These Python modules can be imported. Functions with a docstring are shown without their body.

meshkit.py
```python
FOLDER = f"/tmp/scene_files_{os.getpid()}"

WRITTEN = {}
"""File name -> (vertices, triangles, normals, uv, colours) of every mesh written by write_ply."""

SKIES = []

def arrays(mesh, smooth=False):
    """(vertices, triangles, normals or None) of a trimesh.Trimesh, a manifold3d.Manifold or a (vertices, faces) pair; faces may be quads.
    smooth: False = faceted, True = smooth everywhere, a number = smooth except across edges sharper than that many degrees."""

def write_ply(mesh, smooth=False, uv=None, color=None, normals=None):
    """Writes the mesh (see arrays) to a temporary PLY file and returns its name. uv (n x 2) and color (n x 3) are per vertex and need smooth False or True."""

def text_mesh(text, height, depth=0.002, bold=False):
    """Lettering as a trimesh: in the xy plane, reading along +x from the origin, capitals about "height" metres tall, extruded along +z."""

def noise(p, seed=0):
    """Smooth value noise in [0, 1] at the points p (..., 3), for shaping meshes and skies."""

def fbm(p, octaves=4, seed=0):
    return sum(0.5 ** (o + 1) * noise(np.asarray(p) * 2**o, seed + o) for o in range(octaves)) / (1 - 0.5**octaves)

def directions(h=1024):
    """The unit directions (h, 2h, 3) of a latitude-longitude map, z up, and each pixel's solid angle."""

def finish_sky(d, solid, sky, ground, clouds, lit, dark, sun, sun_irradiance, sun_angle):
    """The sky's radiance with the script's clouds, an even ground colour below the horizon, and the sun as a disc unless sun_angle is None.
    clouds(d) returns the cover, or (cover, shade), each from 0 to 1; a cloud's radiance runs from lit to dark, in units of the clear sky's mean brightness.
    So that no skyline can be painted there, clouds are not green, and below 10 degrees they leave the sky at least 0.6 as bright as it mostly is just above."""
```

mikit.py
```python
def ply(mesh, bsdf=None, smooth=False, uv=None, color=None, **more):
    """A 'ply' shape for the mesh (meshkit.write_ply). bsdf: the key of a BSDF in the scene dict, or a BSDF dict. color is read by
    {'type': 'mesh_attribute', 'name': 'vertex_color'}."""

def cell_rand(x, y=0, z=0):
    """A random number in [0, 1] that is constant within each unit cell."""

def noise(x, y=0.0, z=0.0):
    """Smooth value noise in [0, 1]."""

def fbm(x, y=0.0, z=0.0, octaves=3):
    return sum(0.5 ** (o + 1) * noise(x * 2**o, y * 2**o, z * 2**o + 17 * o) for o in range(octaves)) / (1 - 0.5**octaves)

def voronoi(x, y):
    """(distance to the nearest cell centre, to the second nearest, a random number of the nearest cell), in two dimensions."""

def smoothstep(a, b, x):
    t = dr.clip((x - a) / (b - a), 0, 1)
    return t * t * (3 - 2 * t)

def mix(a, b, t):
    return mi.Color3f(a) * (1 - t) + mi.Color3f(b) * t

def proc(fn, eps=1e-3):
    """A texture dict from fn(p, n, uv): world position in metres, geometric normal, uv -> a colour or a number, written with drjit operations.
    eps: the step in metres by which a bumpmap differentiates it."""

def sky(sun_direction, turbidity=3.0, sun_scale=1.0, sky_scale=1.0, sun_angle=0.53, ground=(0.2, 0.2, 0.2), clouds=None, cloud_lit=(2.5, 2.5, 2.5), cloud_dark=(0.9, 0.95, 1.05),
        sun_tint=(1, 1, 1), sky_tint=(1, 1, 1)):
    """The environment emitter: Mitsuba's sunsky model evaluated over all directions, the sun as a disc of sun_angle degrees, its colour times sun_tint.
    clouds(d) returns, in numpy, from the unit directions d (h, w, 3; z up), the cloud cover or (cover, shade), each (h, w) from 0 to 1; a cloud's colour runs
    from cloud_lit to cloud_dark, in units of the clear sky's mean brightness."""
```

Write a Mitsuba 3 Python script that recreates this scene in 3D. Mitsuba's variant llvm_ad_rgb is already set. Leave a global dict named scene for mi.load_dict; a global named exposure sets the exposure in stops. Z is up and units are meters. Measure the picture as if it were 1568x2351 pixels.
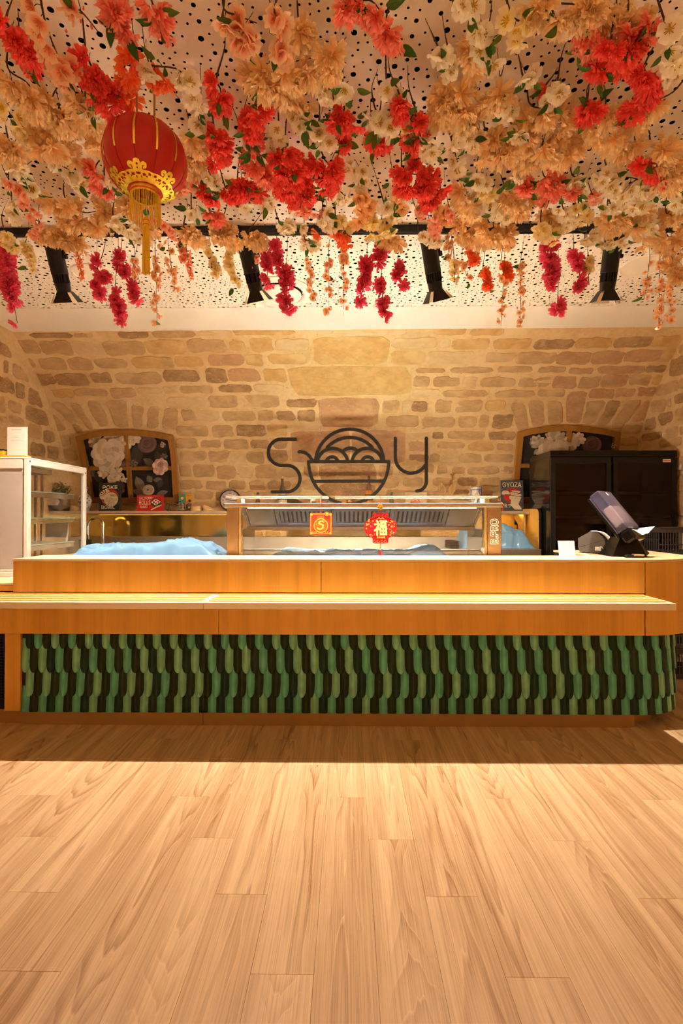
import math, random
import numpy as np, trimesh, mitsuba as mi, drjit as dr
import mikit, meshkit
from mikit import noise, fbm, cell_rand, smoothstep, mix, proc
from shapely.geometry import Polygon, LineString, Point, box as sbox, MultiPolygon
from shapely.ops import unary_union
from shapely import affinity
T4 = mi.ScalarTransform4f
PI = math.pi
scene, labels = {}, {}
rng = np.random.default_rng(11)

# ------------------------------------------------------------------ camera, lights, exposure
EYE_H, F, W, H = 1.38, 1140.0, 1568, 2351
YAW, PITCH = math.radians(0.75), math.radians(0.48)
FWD = np.array([-math.sin(YAW) * math.cos(PITCH), math.cos(YAW) * math.cos(PITCH), math.sin(PITCH)])
EYE = np.array([0, 0, EYE_H])
scene['camera'] = {'type': 'perspective', 'fov': 2 * math.degrees(math.atan(W / 2 / F)), 'fov_axis': 'x', 'near_clip': 0.02, 'far_clip': 60.0,
                   'to_world': T4().look_at(origin=EYE.tolist(), target=(EYE + FWD).tolist(), up=[0, 0, 1])}
exposure = 0.6
WARM = np.array([1.0, 0.80, 0.60])
SPOT_POWER = 22.0          # the four track spots
LED_POWER = 15.0           # amber strip under the back shelf
TOP_POWER = 230.0         # unseen warm tube behind the guard's top bar, lights ceiling and vault
GUARD_POWER = 2.4          # lamp strip inside the glass guard
DOWN_POWER = 18.0          # unseen downlights behind the camera, light the near ceiling off the floor
RIGHT = np.cross(FWD, [0, 0, 1]); RIGHT /= np.linalg.norm(RIGHT)
UP = np.cross(RIGHT, FWD)

def ray(px, py):
    return FWD + RIGHT * (px - W / 2) / F - UP * (py - H / 2) / F
def at(px, py, Y):           # the point seen at that pixel on the plane y = Y
    d = ray(px, py); return EYE + d * (Y / d[1])
def atz(px, py, z):
    d = ray(px, py); return EYE + d * ((z - EYE_H) / d[2])
def atx(px, py, X):
    d = ray(px, py); return EYE + d * (X / d[0])
def on_plane(px, py, p0, n):
    d = ray(px, py); return EYE + d * (np.dot(p0 - EYE, n) / np.dot(d, n))

# ------------------------------------------------------------------ materials
def lin(r, g, b):
    c = np.array([r, g, b]) / 255.0
    return np.where(c < 0.04045, c / 12.92, ((c + 0.055) / 1.055) ** 2.4).tolist()
def rgb(c): return {'type': 'rgb', 'value': [float(x) for x in c]}
def mat(name, color, rough=0.5, spec=0.5, metal=0.0, two=True, **k):
    d = {'type': 'principled', 'base_color': color if isinstance(color, dict) else rgb(color), 'roughness': rough, 'metallic': metal, 'specular': spec, **k}
    scene[name] = {'type': 'twosided', 'b': d} if two else d
    return name
def metal(name, tint, alpha):
    scene[name] = {'type': 'twosided', 'b': {'type': 'roughconductor', 'material': 'none', 'alpha': alpha, 'specular_reflectance': rgb(tint)}}
    return name
VC = {'type': 'mesh_attribute', 'name': 'vertex_color'}
mat('m_paint', VC, 0.55, 0.3)                    # anything coloured per vertex: prints, small goods
mat('m_gloss', VC, 0.22, 0.5)
mat('m_petal_solid', VC, 0.7, 0.1)
PAL = {   # petal colours from the eye outwards, the eye, the stamens; a petal's uv holds (row + tone, radius)
    'coral': ((.80, .05, .055), (.90, .105, .095), (.96, .19, .16), (.5, .1, .02), (.5, .1, .02)),
    'salmon': ((.84, .15, .12), (.93, .29, .22), (.97, .43, .34), (.5, .1, .02), (.5, .1, .02)),
    'peach': ((.95, .58, .25), (.98, .73, .42), (.985, .82, .57), (.5, .3, .02), (.5, .3, .02)),
    'hot': ((.72, .045, .13), (.86, .11, .24), (.95, .21, .36), (.5, .1, .02), (.5, .1, .02)),
    'orange': ((.86, .13, .04), (.92, .21, .07), (.96, .32, .13), (.5, .3, .02), (.5, .3, .02)),
    'cream': ((.84, .70, .36), (.96, .89, .70), (.98, .94, .83), (.66, .42, .05), (.42, .25, .03)),
    'pink': ((.72, .10, .10), (.92, .40, .30), (.96, .74, .52), (.70, .25, .08), (.6, .3, .05)),
    'yellow': ((.92, .68, .12), (.95, .82, .34), (.96, .86, .60), (.85, .55, .04), (.5, .3, .02)),
    'amber': ((.80, .34, .08), (.93, .54, .22), (.96, .66, .36), (.5, .2, .03), (.4, .16, .02)),
    'small': ((.86, .42, .16), (.94, .56, .34), (.96, .70, .48), (.80, .34, .05), (.6, .2, .02)),
    'rosy': ((.78, .16, .12), (.93, .40, .30), (.95, .58, .44), (.75, .3, .06), (.6, .2, .02)),
    'leaf': ((.040, .085, .018), (.040, .085, .018), (.06, .12, .03), (.075, .110, .020), (.10, .15, .04))}
PALK = list(PAL)
def petal_fn(p, n, uv):
    row = dr.floor(uv.x); tone = 0.80 + 0.32 * (uv.x - row); t = uv.y; out = mi.Color3f(0)
    for i, k in enumerate(PALK):
        a, b, c, e, f = PAL[k]
        q = mix(mix(a, b, dr.clip(t * 2, 0, 1)), c, dr.clip(t * 2 - 1, 0, 1))
        q = dr.select(t > 2.2, mi.Color3f(f), dr.select(t > 1.2, mi.Color3f(e), q))
        out = dr.select(row == i, q, out)
    return dr.clip(out * tone, 0.0, 0.99)
scene['m_petal'] = {'type': 'principledthin', 'base_color': proc(petal_fn), 'roughness': 0.65, 'diff_trans': 1.15, 'spec_trans': 0.0, 'eta': 1.3}
scene['m_leaf'] = {'type': 'principledthin', 'base_color': proc(petal_fn), 'roughness': 0.4, 'diff_trans': 0.4, 'spec_trans': 0.0, 'eta': 1.4}
mat('m_white', (0.82, 0.78, 0.73), 0.8, 0.2)
mat('m_plaster', (0.80, 0.74, 0.66), 0.9, 0.1)
mat('m_black', (0.007, 0.0065, 0.006), 0.45, 0.16)
mat('m_void', (0.004, 0.004, 0.004), 1.0, 0.0)
mat('m_black_gloss', (0.004, 0.0035, 0.0035), 0.08, 0.16)
mat('m_black_matte', (0.011, 0.010, 0.009), 0.7, 0.12)
mat('m_case_white', (0.80, 0.79, 0.77), 0.35, 0.5)
metal('m_steel', (0.62, 0.57, 0.50), 0.22)
metal('m_steel_soft', (0.36, 0.33, 0.285), 0.30)
metal('m_chrome', (0.82, 0.80, 0.78), 0.05)
metal('m_brass', (0.86, 0.66, 0.36), 0.28)
metal('m_bronze_steel', (0.50, 0.355, 0.215), 0.28)
metal('m_gold', (0.98, 0.74, 0.12), 0.22)
metal('m_mirror', (0.58, 0.42, 0.16), 0.015)
metal('m_silver', (0.85, 0.85, 0.86), 0.18)
scene['m_glass'] = {'type': 'thindielectric', 'int_ior': 1.5}
scene['m_glass_dark'] = {'type': 'thindielectric', 'int_ior': 1.5, 'specular_transmittance': rgb((0.42, 0.40, 0.37))}
scene['m_film'] = {'type': 'principledthin', 'base_color': rgb((0.30, 0.60, 0.97)), 'roughness': 0.13, 'spec_trans': 0.40, 'diff_trans': 0.7, 'eta': 1.6}
scene['m_dispenser'] = {'type': 'blendbsdf', 'weight': 0.38, 'a': {'type': 'thindielectric', 'int_ior': 1.5, 'specular_transmittance': rgb((0.85, 0.85, 0.92))},
                        'b': {'type': 'twosided', 'b': {'type': 'principled', 'base_color': rgb((0.075, 0.078, 0.14)), 'roughness': 0.2, 'specular': 0.5}}}

def wood_fn(base, dark, fx, fz, axis):
    def fn(p, n, uv):
        a = p.x * 0.83 + p.y * 0.67
        l, c = (p.z, a) if axis == 'z' else ((p.x, p.z * 3 + p.y) if axis == 'x' else (p.y, p.x + p.z))
        g = fbm(c * fx, l * fz, 3.1, 3)
        band = noise(c * fx * 0.16, l * 0.4, 8.0)
        fine = noise(c * fx * 6.0, l * fz * 2.5, 1.7)
        t = smoothstep(0.25, 0.85, 0.50 * g + 0.38 * band + 0.12 * fine)
        fleck = smoothstep(0.80, 0.9, noise(c * 90.0, l * 9.0, 5.0)) * 0.16
        return mix(base, dark, dr.clip(t * 0.85 + fleck, 0, 1))
    return fn
mat('m_wood', proc(wood_fn((0.77, 0.42, 0.070), (0.58, 0.275, 0.030), 26.0, 1.1, 'z')), 0.38, 0.4)
mat('m_wood_frame', proc(wood_fn((0.25, 0.105, 0.018), (0.17, 0.062, 0.010), 40.0, 3.0, 'z')), 0.45, 0.4)
mat('m_wood_top', proc(wood_fn((0.78, 0.60, 0.36), (0.66, 0.46, 0.24), 20.0, 0.8, 'x')), 0.30, 0.5)

PLW, PLL, PLX0, PLY0 = 0.1914, 1.2576, -0.103, 1.505
def floor_fn(p, n, uv):
    u = (p.x - PLX0) / PLW
    k = dr.floor(u)
    v = (p.y - PLY0) / PLL + (k + 1) * 0.25
    m = dr.floor(v)
    r1, r2, r3 = cell_rand(k, m, 1), cell_rand(k, m, 2), cell_rand(k, m, 3)
    xl = (u - k - 0.5) * PLW
    y = p.y
    warp = (noise(y * 2.3 + r1 * 40, xl * 9 + r2 * 9, 2.0) - 0.5) * 0.05
    # growth-ring field: long ovals about a slightly wandering centre line
    a = xl + warp + (r2 - 0.5) * 0.06
    hgt = noise(y * 1.1 + r3 * 30, r1 * 20, 4.0)
    ring = dr.abs(a) * 7.0 + hgt * 3.4 + noise(xl * 55, y * 5.0, 7 + r1 * 9) * 0.25
    saw = ring * 3.0 - dr.floor(ring * 3.0)
    cath = smoothstep(0.25, 1.0, saw) * smoothstep(0.075, 0.015, dr.abs(a)) * (0.45 + 0.55 * smoothstep(0.35, 0.6, noise(y * 0.7 + r2 * 20, r1 * 9, 5.0)))
    pore = noise(xl * 700.0 + r1 * 50, y * 7.0, 3.0)
    pore2 = noise(xl * 260.0 + r2 * 50, y * 2.2, 9.0)
    broad = noise(xl * 22.0 + r3 * 30, y * 0.9 + r2 * 11, 6.0)
    t = 0.40 * broad + 0.22 * smoothstep(0.35, 0.9, pore) + 0.20 * pore2 + 0.42 * cath + 0.14 * (r1 - 0.5)
    lt = smoothstep(0.86, 1.0, saw) * smoothstep(0.08, 0.02, dr.abs(a)) * 0.5
    c = mix((0.63, 0.475, 0.295), (0.30, 0.165, 0.068), dr.clip(t * 1.25 - 0.12, 0, 1))
    return mix(c, (0.78, 0.60, 0.40), lt)
scene['m_floor'] = {'type': 'twosided', 'b': {'type': 'principled', 'base_color': proc(floor_fn), 'roughness': 0.36, 'specular': 0.42}}

def mortar_fn(p, n, uv):
    a = fbm(p.x * 5.0, p.y * 5.0 + p.z * 7.0, p.z * 5.0, 4)
    b = noise(p.x * 38.0, p.y * 38.0, p.z * 38.0)
    c = mix((0.76, 0.575, 0.335), (0.62, 0.43, 0.215), smoothstep(0.25, 0.8, 0.75 * a + 0.25 * b))
    pit = smoothstep(0.86, 0.95, noise(p.x * 70.0, p.y * 70.0, p.z * 70.0))
    return mix(c, (0.22, 0.13, 0.06), pit * 0.6)
def stone_fn(ca, cb, cc):
    def fn(p, n, uv):
        a = fbm(p.x * 9.0, p.y * 9.0 + 3.0, p.z * 14.0, 4)
        b = fbm(p.x * 34.0, p.y * 34.0, p.z * 60.0, 3)
        c = mix(ca, cb, smoothstep(0.3, 0.72, 0.6 * a + 0.4 * b))
        m = smoothstep(0.56, 0.72, fbm(p.x * 6.0 + 31.0, p.y * 6.0, p.z * 7.0, 3))
        c = mix(c, cc, m * 0.65)
        w = smoothstep(0.80, 0.9, noise(p.x * 60.0, p.y * 60.0, p.z * 60.0 + 8.0))
        return mix(c, (0.62, 0.50, 0.36), w * 0.5)
    return fn
def rough_fn(p, n, uv):
    return fbm(p.x * 28.0, p.y * 28.0, p.z * 36.0, 3) + 0.5 * noise(p.x * 110.0, p.y * 110.0, p.z * 110.0)
def bumped(name, color, scale, rough=0.9):
    scene[name] = {'type': 'twosided', 'b': {'type': 'bumpmap', 'arbitrary': proc(rough_fn, 2e-3), 'scale': scale,
                   'b': {'type': 'principled', 'base_color': proc(color), 'roughness': rough, 'specular': 0.15}}}
bumped('m_mortar', mortar_fn, 0.012)
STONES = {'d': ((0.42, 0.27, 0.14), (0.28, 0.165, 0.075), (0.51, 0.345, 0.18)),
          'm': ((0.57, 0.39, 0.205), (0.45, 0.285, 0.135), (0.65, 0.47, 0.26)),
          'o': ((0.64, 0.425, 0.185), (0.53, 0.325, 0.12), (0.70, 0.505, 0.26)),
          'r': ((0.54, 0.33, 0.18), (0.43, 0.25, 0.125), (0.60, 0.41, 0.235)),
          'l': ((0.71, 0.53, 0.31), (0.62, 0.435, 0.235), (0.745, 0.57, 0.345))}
for k_, v_ in STONES.items():
    bumped('m_stone_' + k_, stone_fn(*v_), 0.016)

FCOL = [(0.210, 0.520, 0.330), (0.115, 0.430, 0.300), (0.016, 0.028, 0.008), (0.010, 0.036, 0.020), (0.020, 0.038, 0.018)]
def feather_col(p, n, uv):                       # uv.x: glaze number + place across the tile
    row = dr.floor(uv.x); d = dr.abs(uv.x - row - 0.5) * 2; out = mi.Color3f(0)
    for i, c in enumerate(FCOL): out = dr.select(row == i, mi.Color3f(c), out)
    pool = 0.92 + 0.50 * dr.power(dr.clip(1 - d, 0, 1), 1.5) + 0.12 * smoothstep(0.80, 0.98, d)
    return dr.clip(out * pool * (0.85 + 0.3 * noise(p.x * 40.0, p.z * 25.0)), 0, 1)
def feather_bump(p, n, uv):
    d = dr.abs(uv.x - dr.floor(uv.x) - 0.5)
    barb = dr.sin((uv.y * 46.0 + d * 36.0) * 2 * PI * 0.5)
    spine = smoothstep(0.07, 0.0, d)
    return barb * 0.5 * smoothstep(0.48, 0.40, d) * smoothstep(0.03, 0.07, d) + spine * 1.6
scene['m_feather'] = {'type': 'twosided', 'b': {'type': 'bumpmap', 'arbitrary': proc(feather_bump, 4e-4), 'scale': 0.0011,
                      'b': {'type': 'principled', 'base_color': proc(feather_col), 'roughness': 0.30, 'specular': 0.36}}}

# ------------------------------------------------------------------ mesh helpers
def key_of(name):
    if name not in KEYS: KEYS[name] = 0; return name
    KEYS[name] += 1
    return '%s_%03d' % (name, KEYS[name])
KEYS = {}
PLYS = {}
def tag(key, label=None, cat=None, group=None, kind=None):
    d = labels.setdefault(key, {})
    if label: d['label'] = label
    if cat: d['category'] = cat
    if group: d['group'] = group
    if kind: d['kind'] = kind
    return key
def thing(name, label, cat, group=None, kind=None):
    k = key_of(name); tag(k, label, cat, group, kind); return k
def put(parent, part, mesh, bsdf, smooth=False, label=None, color=None, uv=None, kind=None, **more):
    k = key_of(parent + '__' + part if parent else part)
    if color is not None and not isinstance(color, np.ndarray):
        n = len(mesh.vertices) if hasattr(mesh, 'vertices') else len(mesh[0])
        color = np.tile(np.asarray(color, float), (n, 1))
    if color is not None and smooth not in (True, False): smooth = False
    scene[k] = mikit.ply(mesh, bsdf, smooth=smooth, color=color, uv=uv, **more)
    if label or kind: tag(k, label, kind=kind)
    return k
def cat(ms):
    ms = [m for m in ms if m is not None]
    return trimesh.util.concatenate([trimesh.Trimesh(m.vertices, m.faces, process=False) for m in ms])
def tri(v, f): return trimesh.Trimesh(np.asarray(v, float), np.asarray(f, int), process=False)
def box(x0, x1, y0, y1, z0, z1, b=0.0):
    x0, x1 = min(x0, x1), max(x0, x1); y0, y1 = min(y0, y1), max(y0, y1); z0, z1 = min(z0, z1), max(z0, z1)
    if b <= 0:
        m = trimesh.creation.box(extents=[x1 - x0, y1 - y0, z1 - z0])
        m.apply_translation([(x0 + x1) / 2, (y0 + y1) / 2, (z0 + z1) / 2]); return tri(m.vertices, m.faces)
    b = min(b, (x1 - x0) / 2.01, (y1 - y0) / 2.01, (z1 - z0) / 2.01)
    pts = []
    for sx in (0, 1):
        for sy in (0, 1):
            for sz in (0, 1):
                c = np.array([x1 if sx else x0, y1 if sy else y0, z1 if sz else z0])
                i = np.array([-b if sx else b, -b if sy else b, -b if sz else b])
                for a in range(3):
                    q = i.copy(); q[a] = 0; pts.append(c + q)
    h = trimesh.convex.convex_hull(np.array(pts)); return tri(h.vertices, h.faces)
def frame_of(d):
    d = np.asarray(d, float); d = d / np.linalg.norm(d)
    a = np.cross(d, [0, 0, 1.0] if abs(d[2]) < 0.9 else [1.0, 0, 0]); a /= np.linalg.norm(a)
    return a, np.cross(d, a), d
def tube(pts, r, sides=8, caps=True):
    p = np.asarray(pts, float); n = len(p)
    r = np.broadcast_to(np.asarray(r, float), (n,))
    t = np.gradient(p, axis=0); t /= np.linalg.norm(t, axis=1, keepdims=True) + 1e-12
    a = np.cross(t[0], [0, 0, 1.0] if abs(t[0][2]) < 0.9 else [1.0, 0, 0]); a /= np.linalg.norm(a)
    A = []
    for i in range(n):
        a = a - t[i] * np.dot(a, t[i]); a /= np.linalg.norm(a) + 1e-12; A.append(a.copy())
    A = np.array(A); B = np.cross(t, A)
    th = np.arange(sides) * 2 * PI / sides
    v = (p[:, None] + r[:, None, None] * (np.cos(th)[None, :, None] * A[:, None] + np.sin(th)[None, :, None] * B[:, None])).reshape(-1, 3)
    f = []
    for i in range(n - 1):
        for j in range(sides):
            a0, a1 = i * sides + j, i * sides + (j + 1) % sides
            f += [[a0, a1, a1 + sides], [a0, a1 + sides, a0 + sides]]
    if caps:
        v = np.vstack([v, p[:1], p[-1:]]); c0, c1 = len(v) - 2, len(v) - 1
        for j in range(sides):
            f.append([c0, (j + 1) % sides, j]); f.append([c1, (n - 1) * sides + j, (n - 1) * sides + (j + 1) % sides])
    return tri(v, f)
def cyl(p0, p1, r0, r1=None, sides=16):
    return tube([p0, p1], [r0, r0 if r1 is None else r1], sides)
def lathe(profile, center=(0, 0, 0), sides=32, axis=None, lobes=None):
    pr = np.asarray(profile, float); n = len(pr)
    th = np.arange(sides) * 2 * PI / sides
    v = np.stack([pr[:, 0][:, None] * np.cos(th), pr[:, 0][:, None] * np.sin(th), np.broadcast_to(pr[:, 1][:, None], (n, sides))], -1)
    if lobes is not None: v[..., :2] *= lobes(th)[None, :, None]
    v = v.reshape(-1, 3)
    f = []
    for i in range(n - 1):
        for j in range(sides):
            a0, a1 = i * sides + j, i * sides + (j + 1) % sides
            f += [[a0, a1, a1 + sides], [a0, a1 + sides, a0 + sides]]
    if axis is not None:
        a, b, d = frame_of(axis); v = v[:, :1] * a + v[:, 1:2] * b + v[:, 2:] * d
    return tri(v + np.asarray(center, float), f)
def triangulate(poly):
    out_v, out_f, n = [], [], 0
    for g in getattr(poly, 'geoms', [poly]):
        if g.is_empty or g.area < 1e-12 or g.geom_type != 'Polygon': continue
        v, f = trimesh.creation.triangulate_polygon(g, engine='earcut')
        out_v.append(v); out_f.append(f + n); n += len(v)
    if not out_v: return np.zeros((0, 2)), np.zeros((0, 3), int)
    return np.vstack(out_v), np.vstack(out_f)
def prism(poly, o, u, v, depth):
    """Extrudes a 2-D polygon (in the frame o, u, v) by depth along u x v."""
    u, v = np.asarray(u, float), np.asarray(v, float); n = np.cross(u, v); n /= np.linalg.norm(n)
    ms = []
    for g in getattr(poly, 'geoms', [poly]):
        if g.is_empty: continue
        m = trimesh.creation.extrude_polygon(g, abs(depth), engine='earcut'); q = np.array(m.vertices)
        if depth < 0: q[:, 2] -= abs(depth)
        ms.append(tri(np.asarray(o) + q[:, :1] * u + q[:, 1:2] * v + q[:, 2:] * n, m.faces))
    return cat(ms)
def text_flat(s, height, bold=False):
    m = meshkit.text_mesh(s, height, 0.001, bold)
    v, f = np.array(m.vertices), np.array(m.faces)
    top = (v[f][:, :, 2] > 0.0009).all(1); f = f[top]
    used = np.unique(f); re = -np.ones(len(v), int); re[used] = np.arange(len(used))
    return v[used][:, :2], re[f]
class Art:
    """Flat print: coloured shapes laid over one another on a surface map(u, v, layer) -> 3-D."""
    def __init__(self): self.items = []
    def poly(self, p, color): self.items.append((*triangulate(p), color)); return self
    def line(self, pts, w, color, cap=1): return self.poly(LineString(pts).buffer(w / 2, cap_style=cap, quad_segs=4), color)
    def disc(self, x, y, rx, color, ry=None, rot=0, n=20):
        p = Point(0, 0).buffer(1, quad_segs=max(3, n // 4)); p = affinity.scale(p, rx, ry or rx, origin=(0, 0)); p = affinity.rotate(p, rot, origin=(0, 0))
        return self.poly(affinity.translate(p, x, y), color)
    def text(self, s, x, y, h, color, width=None, bold=True, align='c', flip=False):
        v, f = text_flat(s, h, bold); v = v - [v[:, 0].min(), 0]
        w = v[:, 0].max()
        if width: v[:, 0] *= width / w; w = width
        v[:, 0] += x - (w / 2 if align == 'c' else (w if align == 'r' else 0)); v[:, 1] = v[:, 1] * (-1 if flip else 1) + y
        self.items.append((v, f, color)); return self
    def mesh(self, fn, dz=0.0004):
        V, Fc, C, n = [], [], [], 0
        for i, (v, f, c) in enumerate(self.items):
            if not len(v): continue
            V.append(np.array([fn(a, b, (i + 1) * dz) for a, b in v])); Fc.append(f + n); n += len(v); C.append(np.tile(c, (len(v), 1)))
        return tri(np.vstack(V), np.vstack(Fc)), np.vstack(C)
def flat_map(o, u, v):
    o, u, v = np.asarray(o, float), np.asarray(u, float), np.asarray(v, float); n = np.cross(u, v); n /= np.linalg.norm(n)
    return lambda a, b, l: o + u * a + v * b + n * l
def place(parent, part, path, bsdf, M, **more):
    """Another copy of a mesh file under a matrix."""
    k = key_of(parent + '__' + part)
    scene[k] = {'type': 'ply', 'filename': path[0], 'face_normals': path[1], 'bsdf': {'type': 'ref', 'id': bsdf}, 'to_world': T4(np.asarray(M)), **more}
    return k
def proto(mesh, smooth=False, color=None, uv=None):
    d = mikit.ply(mesh, None, smooth=smooth, color=color, uv=uv); return (d['filename'], d['face_normals'])
def basis(x, y, z, o, s=1.0):
    M = np.eye(4); M[:3, 0], M[:3, 1], M[:3, 2], M[:3, 3] = np.asarray(x) * s, np.asarray(y) * s, np.asarray(z) * s, o; return M
def smooth_path(pts, n):
    """Catmull-Rom through the points."""
    p = np.asarray(pts, float)
    if len(p) == 2: return p[0] + (p[1] - p[0]) * np.linspace(0, 1, n)[:, None]
    q = np.vstack([2 * p[0] - p[1], p, 2 * p[-1] - p[-2]]); out = []
    for t in np.linspace(0, len(p) - 1 - 1e-9, n):
        i = int(t); s = t - i; a, b, c, d = q[i:i + 4]
        out.append(0.5 * (2 * b + (c - a) * s + (2 * a - 5 * b + 4 * c - d) * s * s + (3 * b - a - 3 * c + d) * s ** 3))
    return np.array(out)
def arc(cx, cy, r, a0, a1, n=24, ry=None):
    t = np.radians(np.linspace(a0, a1, n)); return np.stack([cx + r * np.cos(t), cy + (ry or r) * np.sin(t)], 1)

# ------------------------------------------------------------------ the room shell
CEIL, WX, BACK_Y = 3.17, 3.26, -4.0
VC_Y, VC_Z, VR = 3.6, 1.3, 2.2           # the vault: a barrel along x that springs at 1.3 m
put('', 'floor', box(-WX - 0.3, WX + 0.9, BACK_Y - 0.2, 6.2, -0.12, -0.0055), 'm_floor')
tag('floor', 'light oak plank floor lit in front of the counter and shaded beneath it', 'floor', kind='structure')
def plank(k, m):
    x0 = PLX0 + k * PLW; y0 = PLY0 + (m - (k + 1) * 0.25) * PLL; g = 0.0002
    return box(x0 + g, x0 + PLW - g, y0 + g, y0 + PLL - g, -0.006, 0.0, 0.0007)
for k in range(-16, 18):
    for m in range(-14, 14):
        y0 = PLY0 + (m - (k + 1) * 0.25) * PLL
        xa, xb = PLX0 + k * PLW, PLX0 + (k + 1) * PLW
        if y0 + PLL < 1.0 or y0 > 4.2: continue
        near = max(y0 + PLL, 1.2)
        if min(abs(xa), abs(xb)) > 0.72 * min(near, 3.6) + 0.05 or xb > WX or xa < -WX: continue
        put('floor', 'plank', plank(k, m), 'm_floor')

# ceiling: plasterboard with round holes of three sizes, a plain border, a dark cavity above
def ceiling():
    r = np.random.default_rng(5); SZ = 0.30; V, Fc, n = [], [], 0
    RAD = [0.0115, 0.0085, 0.0048]
    for ix in range(-12, 12):
        for iy in range(4, 15):
            x0, y0 = ix * SZ, iy * SZ
            y1 = min(y0 + SZ, 4.24)
            if y0 >= 4.24: continue
            if min(abs(x0), abs(x0 + SZ)) > 0.74 * y1 + 0.1 or y1 < 1.55:
                p = sbox(x0, y0, x0 + SZ, y1)
            else:
                pts = []
                for _ in range(420):
                    q = r.uniform([x0 + 0.014, y0 + 0.014], [x0 + SZ - 0.014, y1 - 0.014]); k = r.choice(3, p=[0.2, 0.3, 0.5])
                    if all((q[0] - a) ** 2 + (q[1] - b) ** 2 > (0.018 + RAD[k] + c) ** 2 for a, b, c in pts): pts.append((q[0], q[1], RAD[k]))
                    if len(pts) > 48: break
                p = Polygon(sbox(x0, y0, x0 + SZ, y1).exterior.coords, [Point(a, b).buffer(c, quad_segs=3).exterior.coords[:-1] for a, b, c in pts])
            v, f = triangulate(p); V.append(v); Fc.append(f + n); n += len(v)
    v = np.vstack(V); f = np.vstack(Fc)
    v3 = np.column_stack([v, np.full(len(v), CEIL)])
    return tri(v3, f[:, ::-1])
put('ceiling', 'perforated_panel', ceiling(), 'm_white')
L0, L1 = atz(0, 763, CEIL), atz(1568, 750.5, CEIL)
sl = (L1[1] - L0[1]) / (L1[0] - L0[0]); ey = lambda x: L0[1] + sl * (x - L0[0])
bp = Polygon([(-3.6, 4.24), (3.6, 4.24), (3.6, ey(3.6)), (-3.6, ey(-3.6))])
put('ceiling', 'border', prism(bp, (0, 0, CEIL - 0.001), (1, 0, 0), (0, 1, 0), 0.03), 'm_white')
put('ceiling', 'border', box(-3.6, 3.6, BACK_Y, 1.2, CEIL, CEIL + 0.03), 'm_white')
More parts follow.
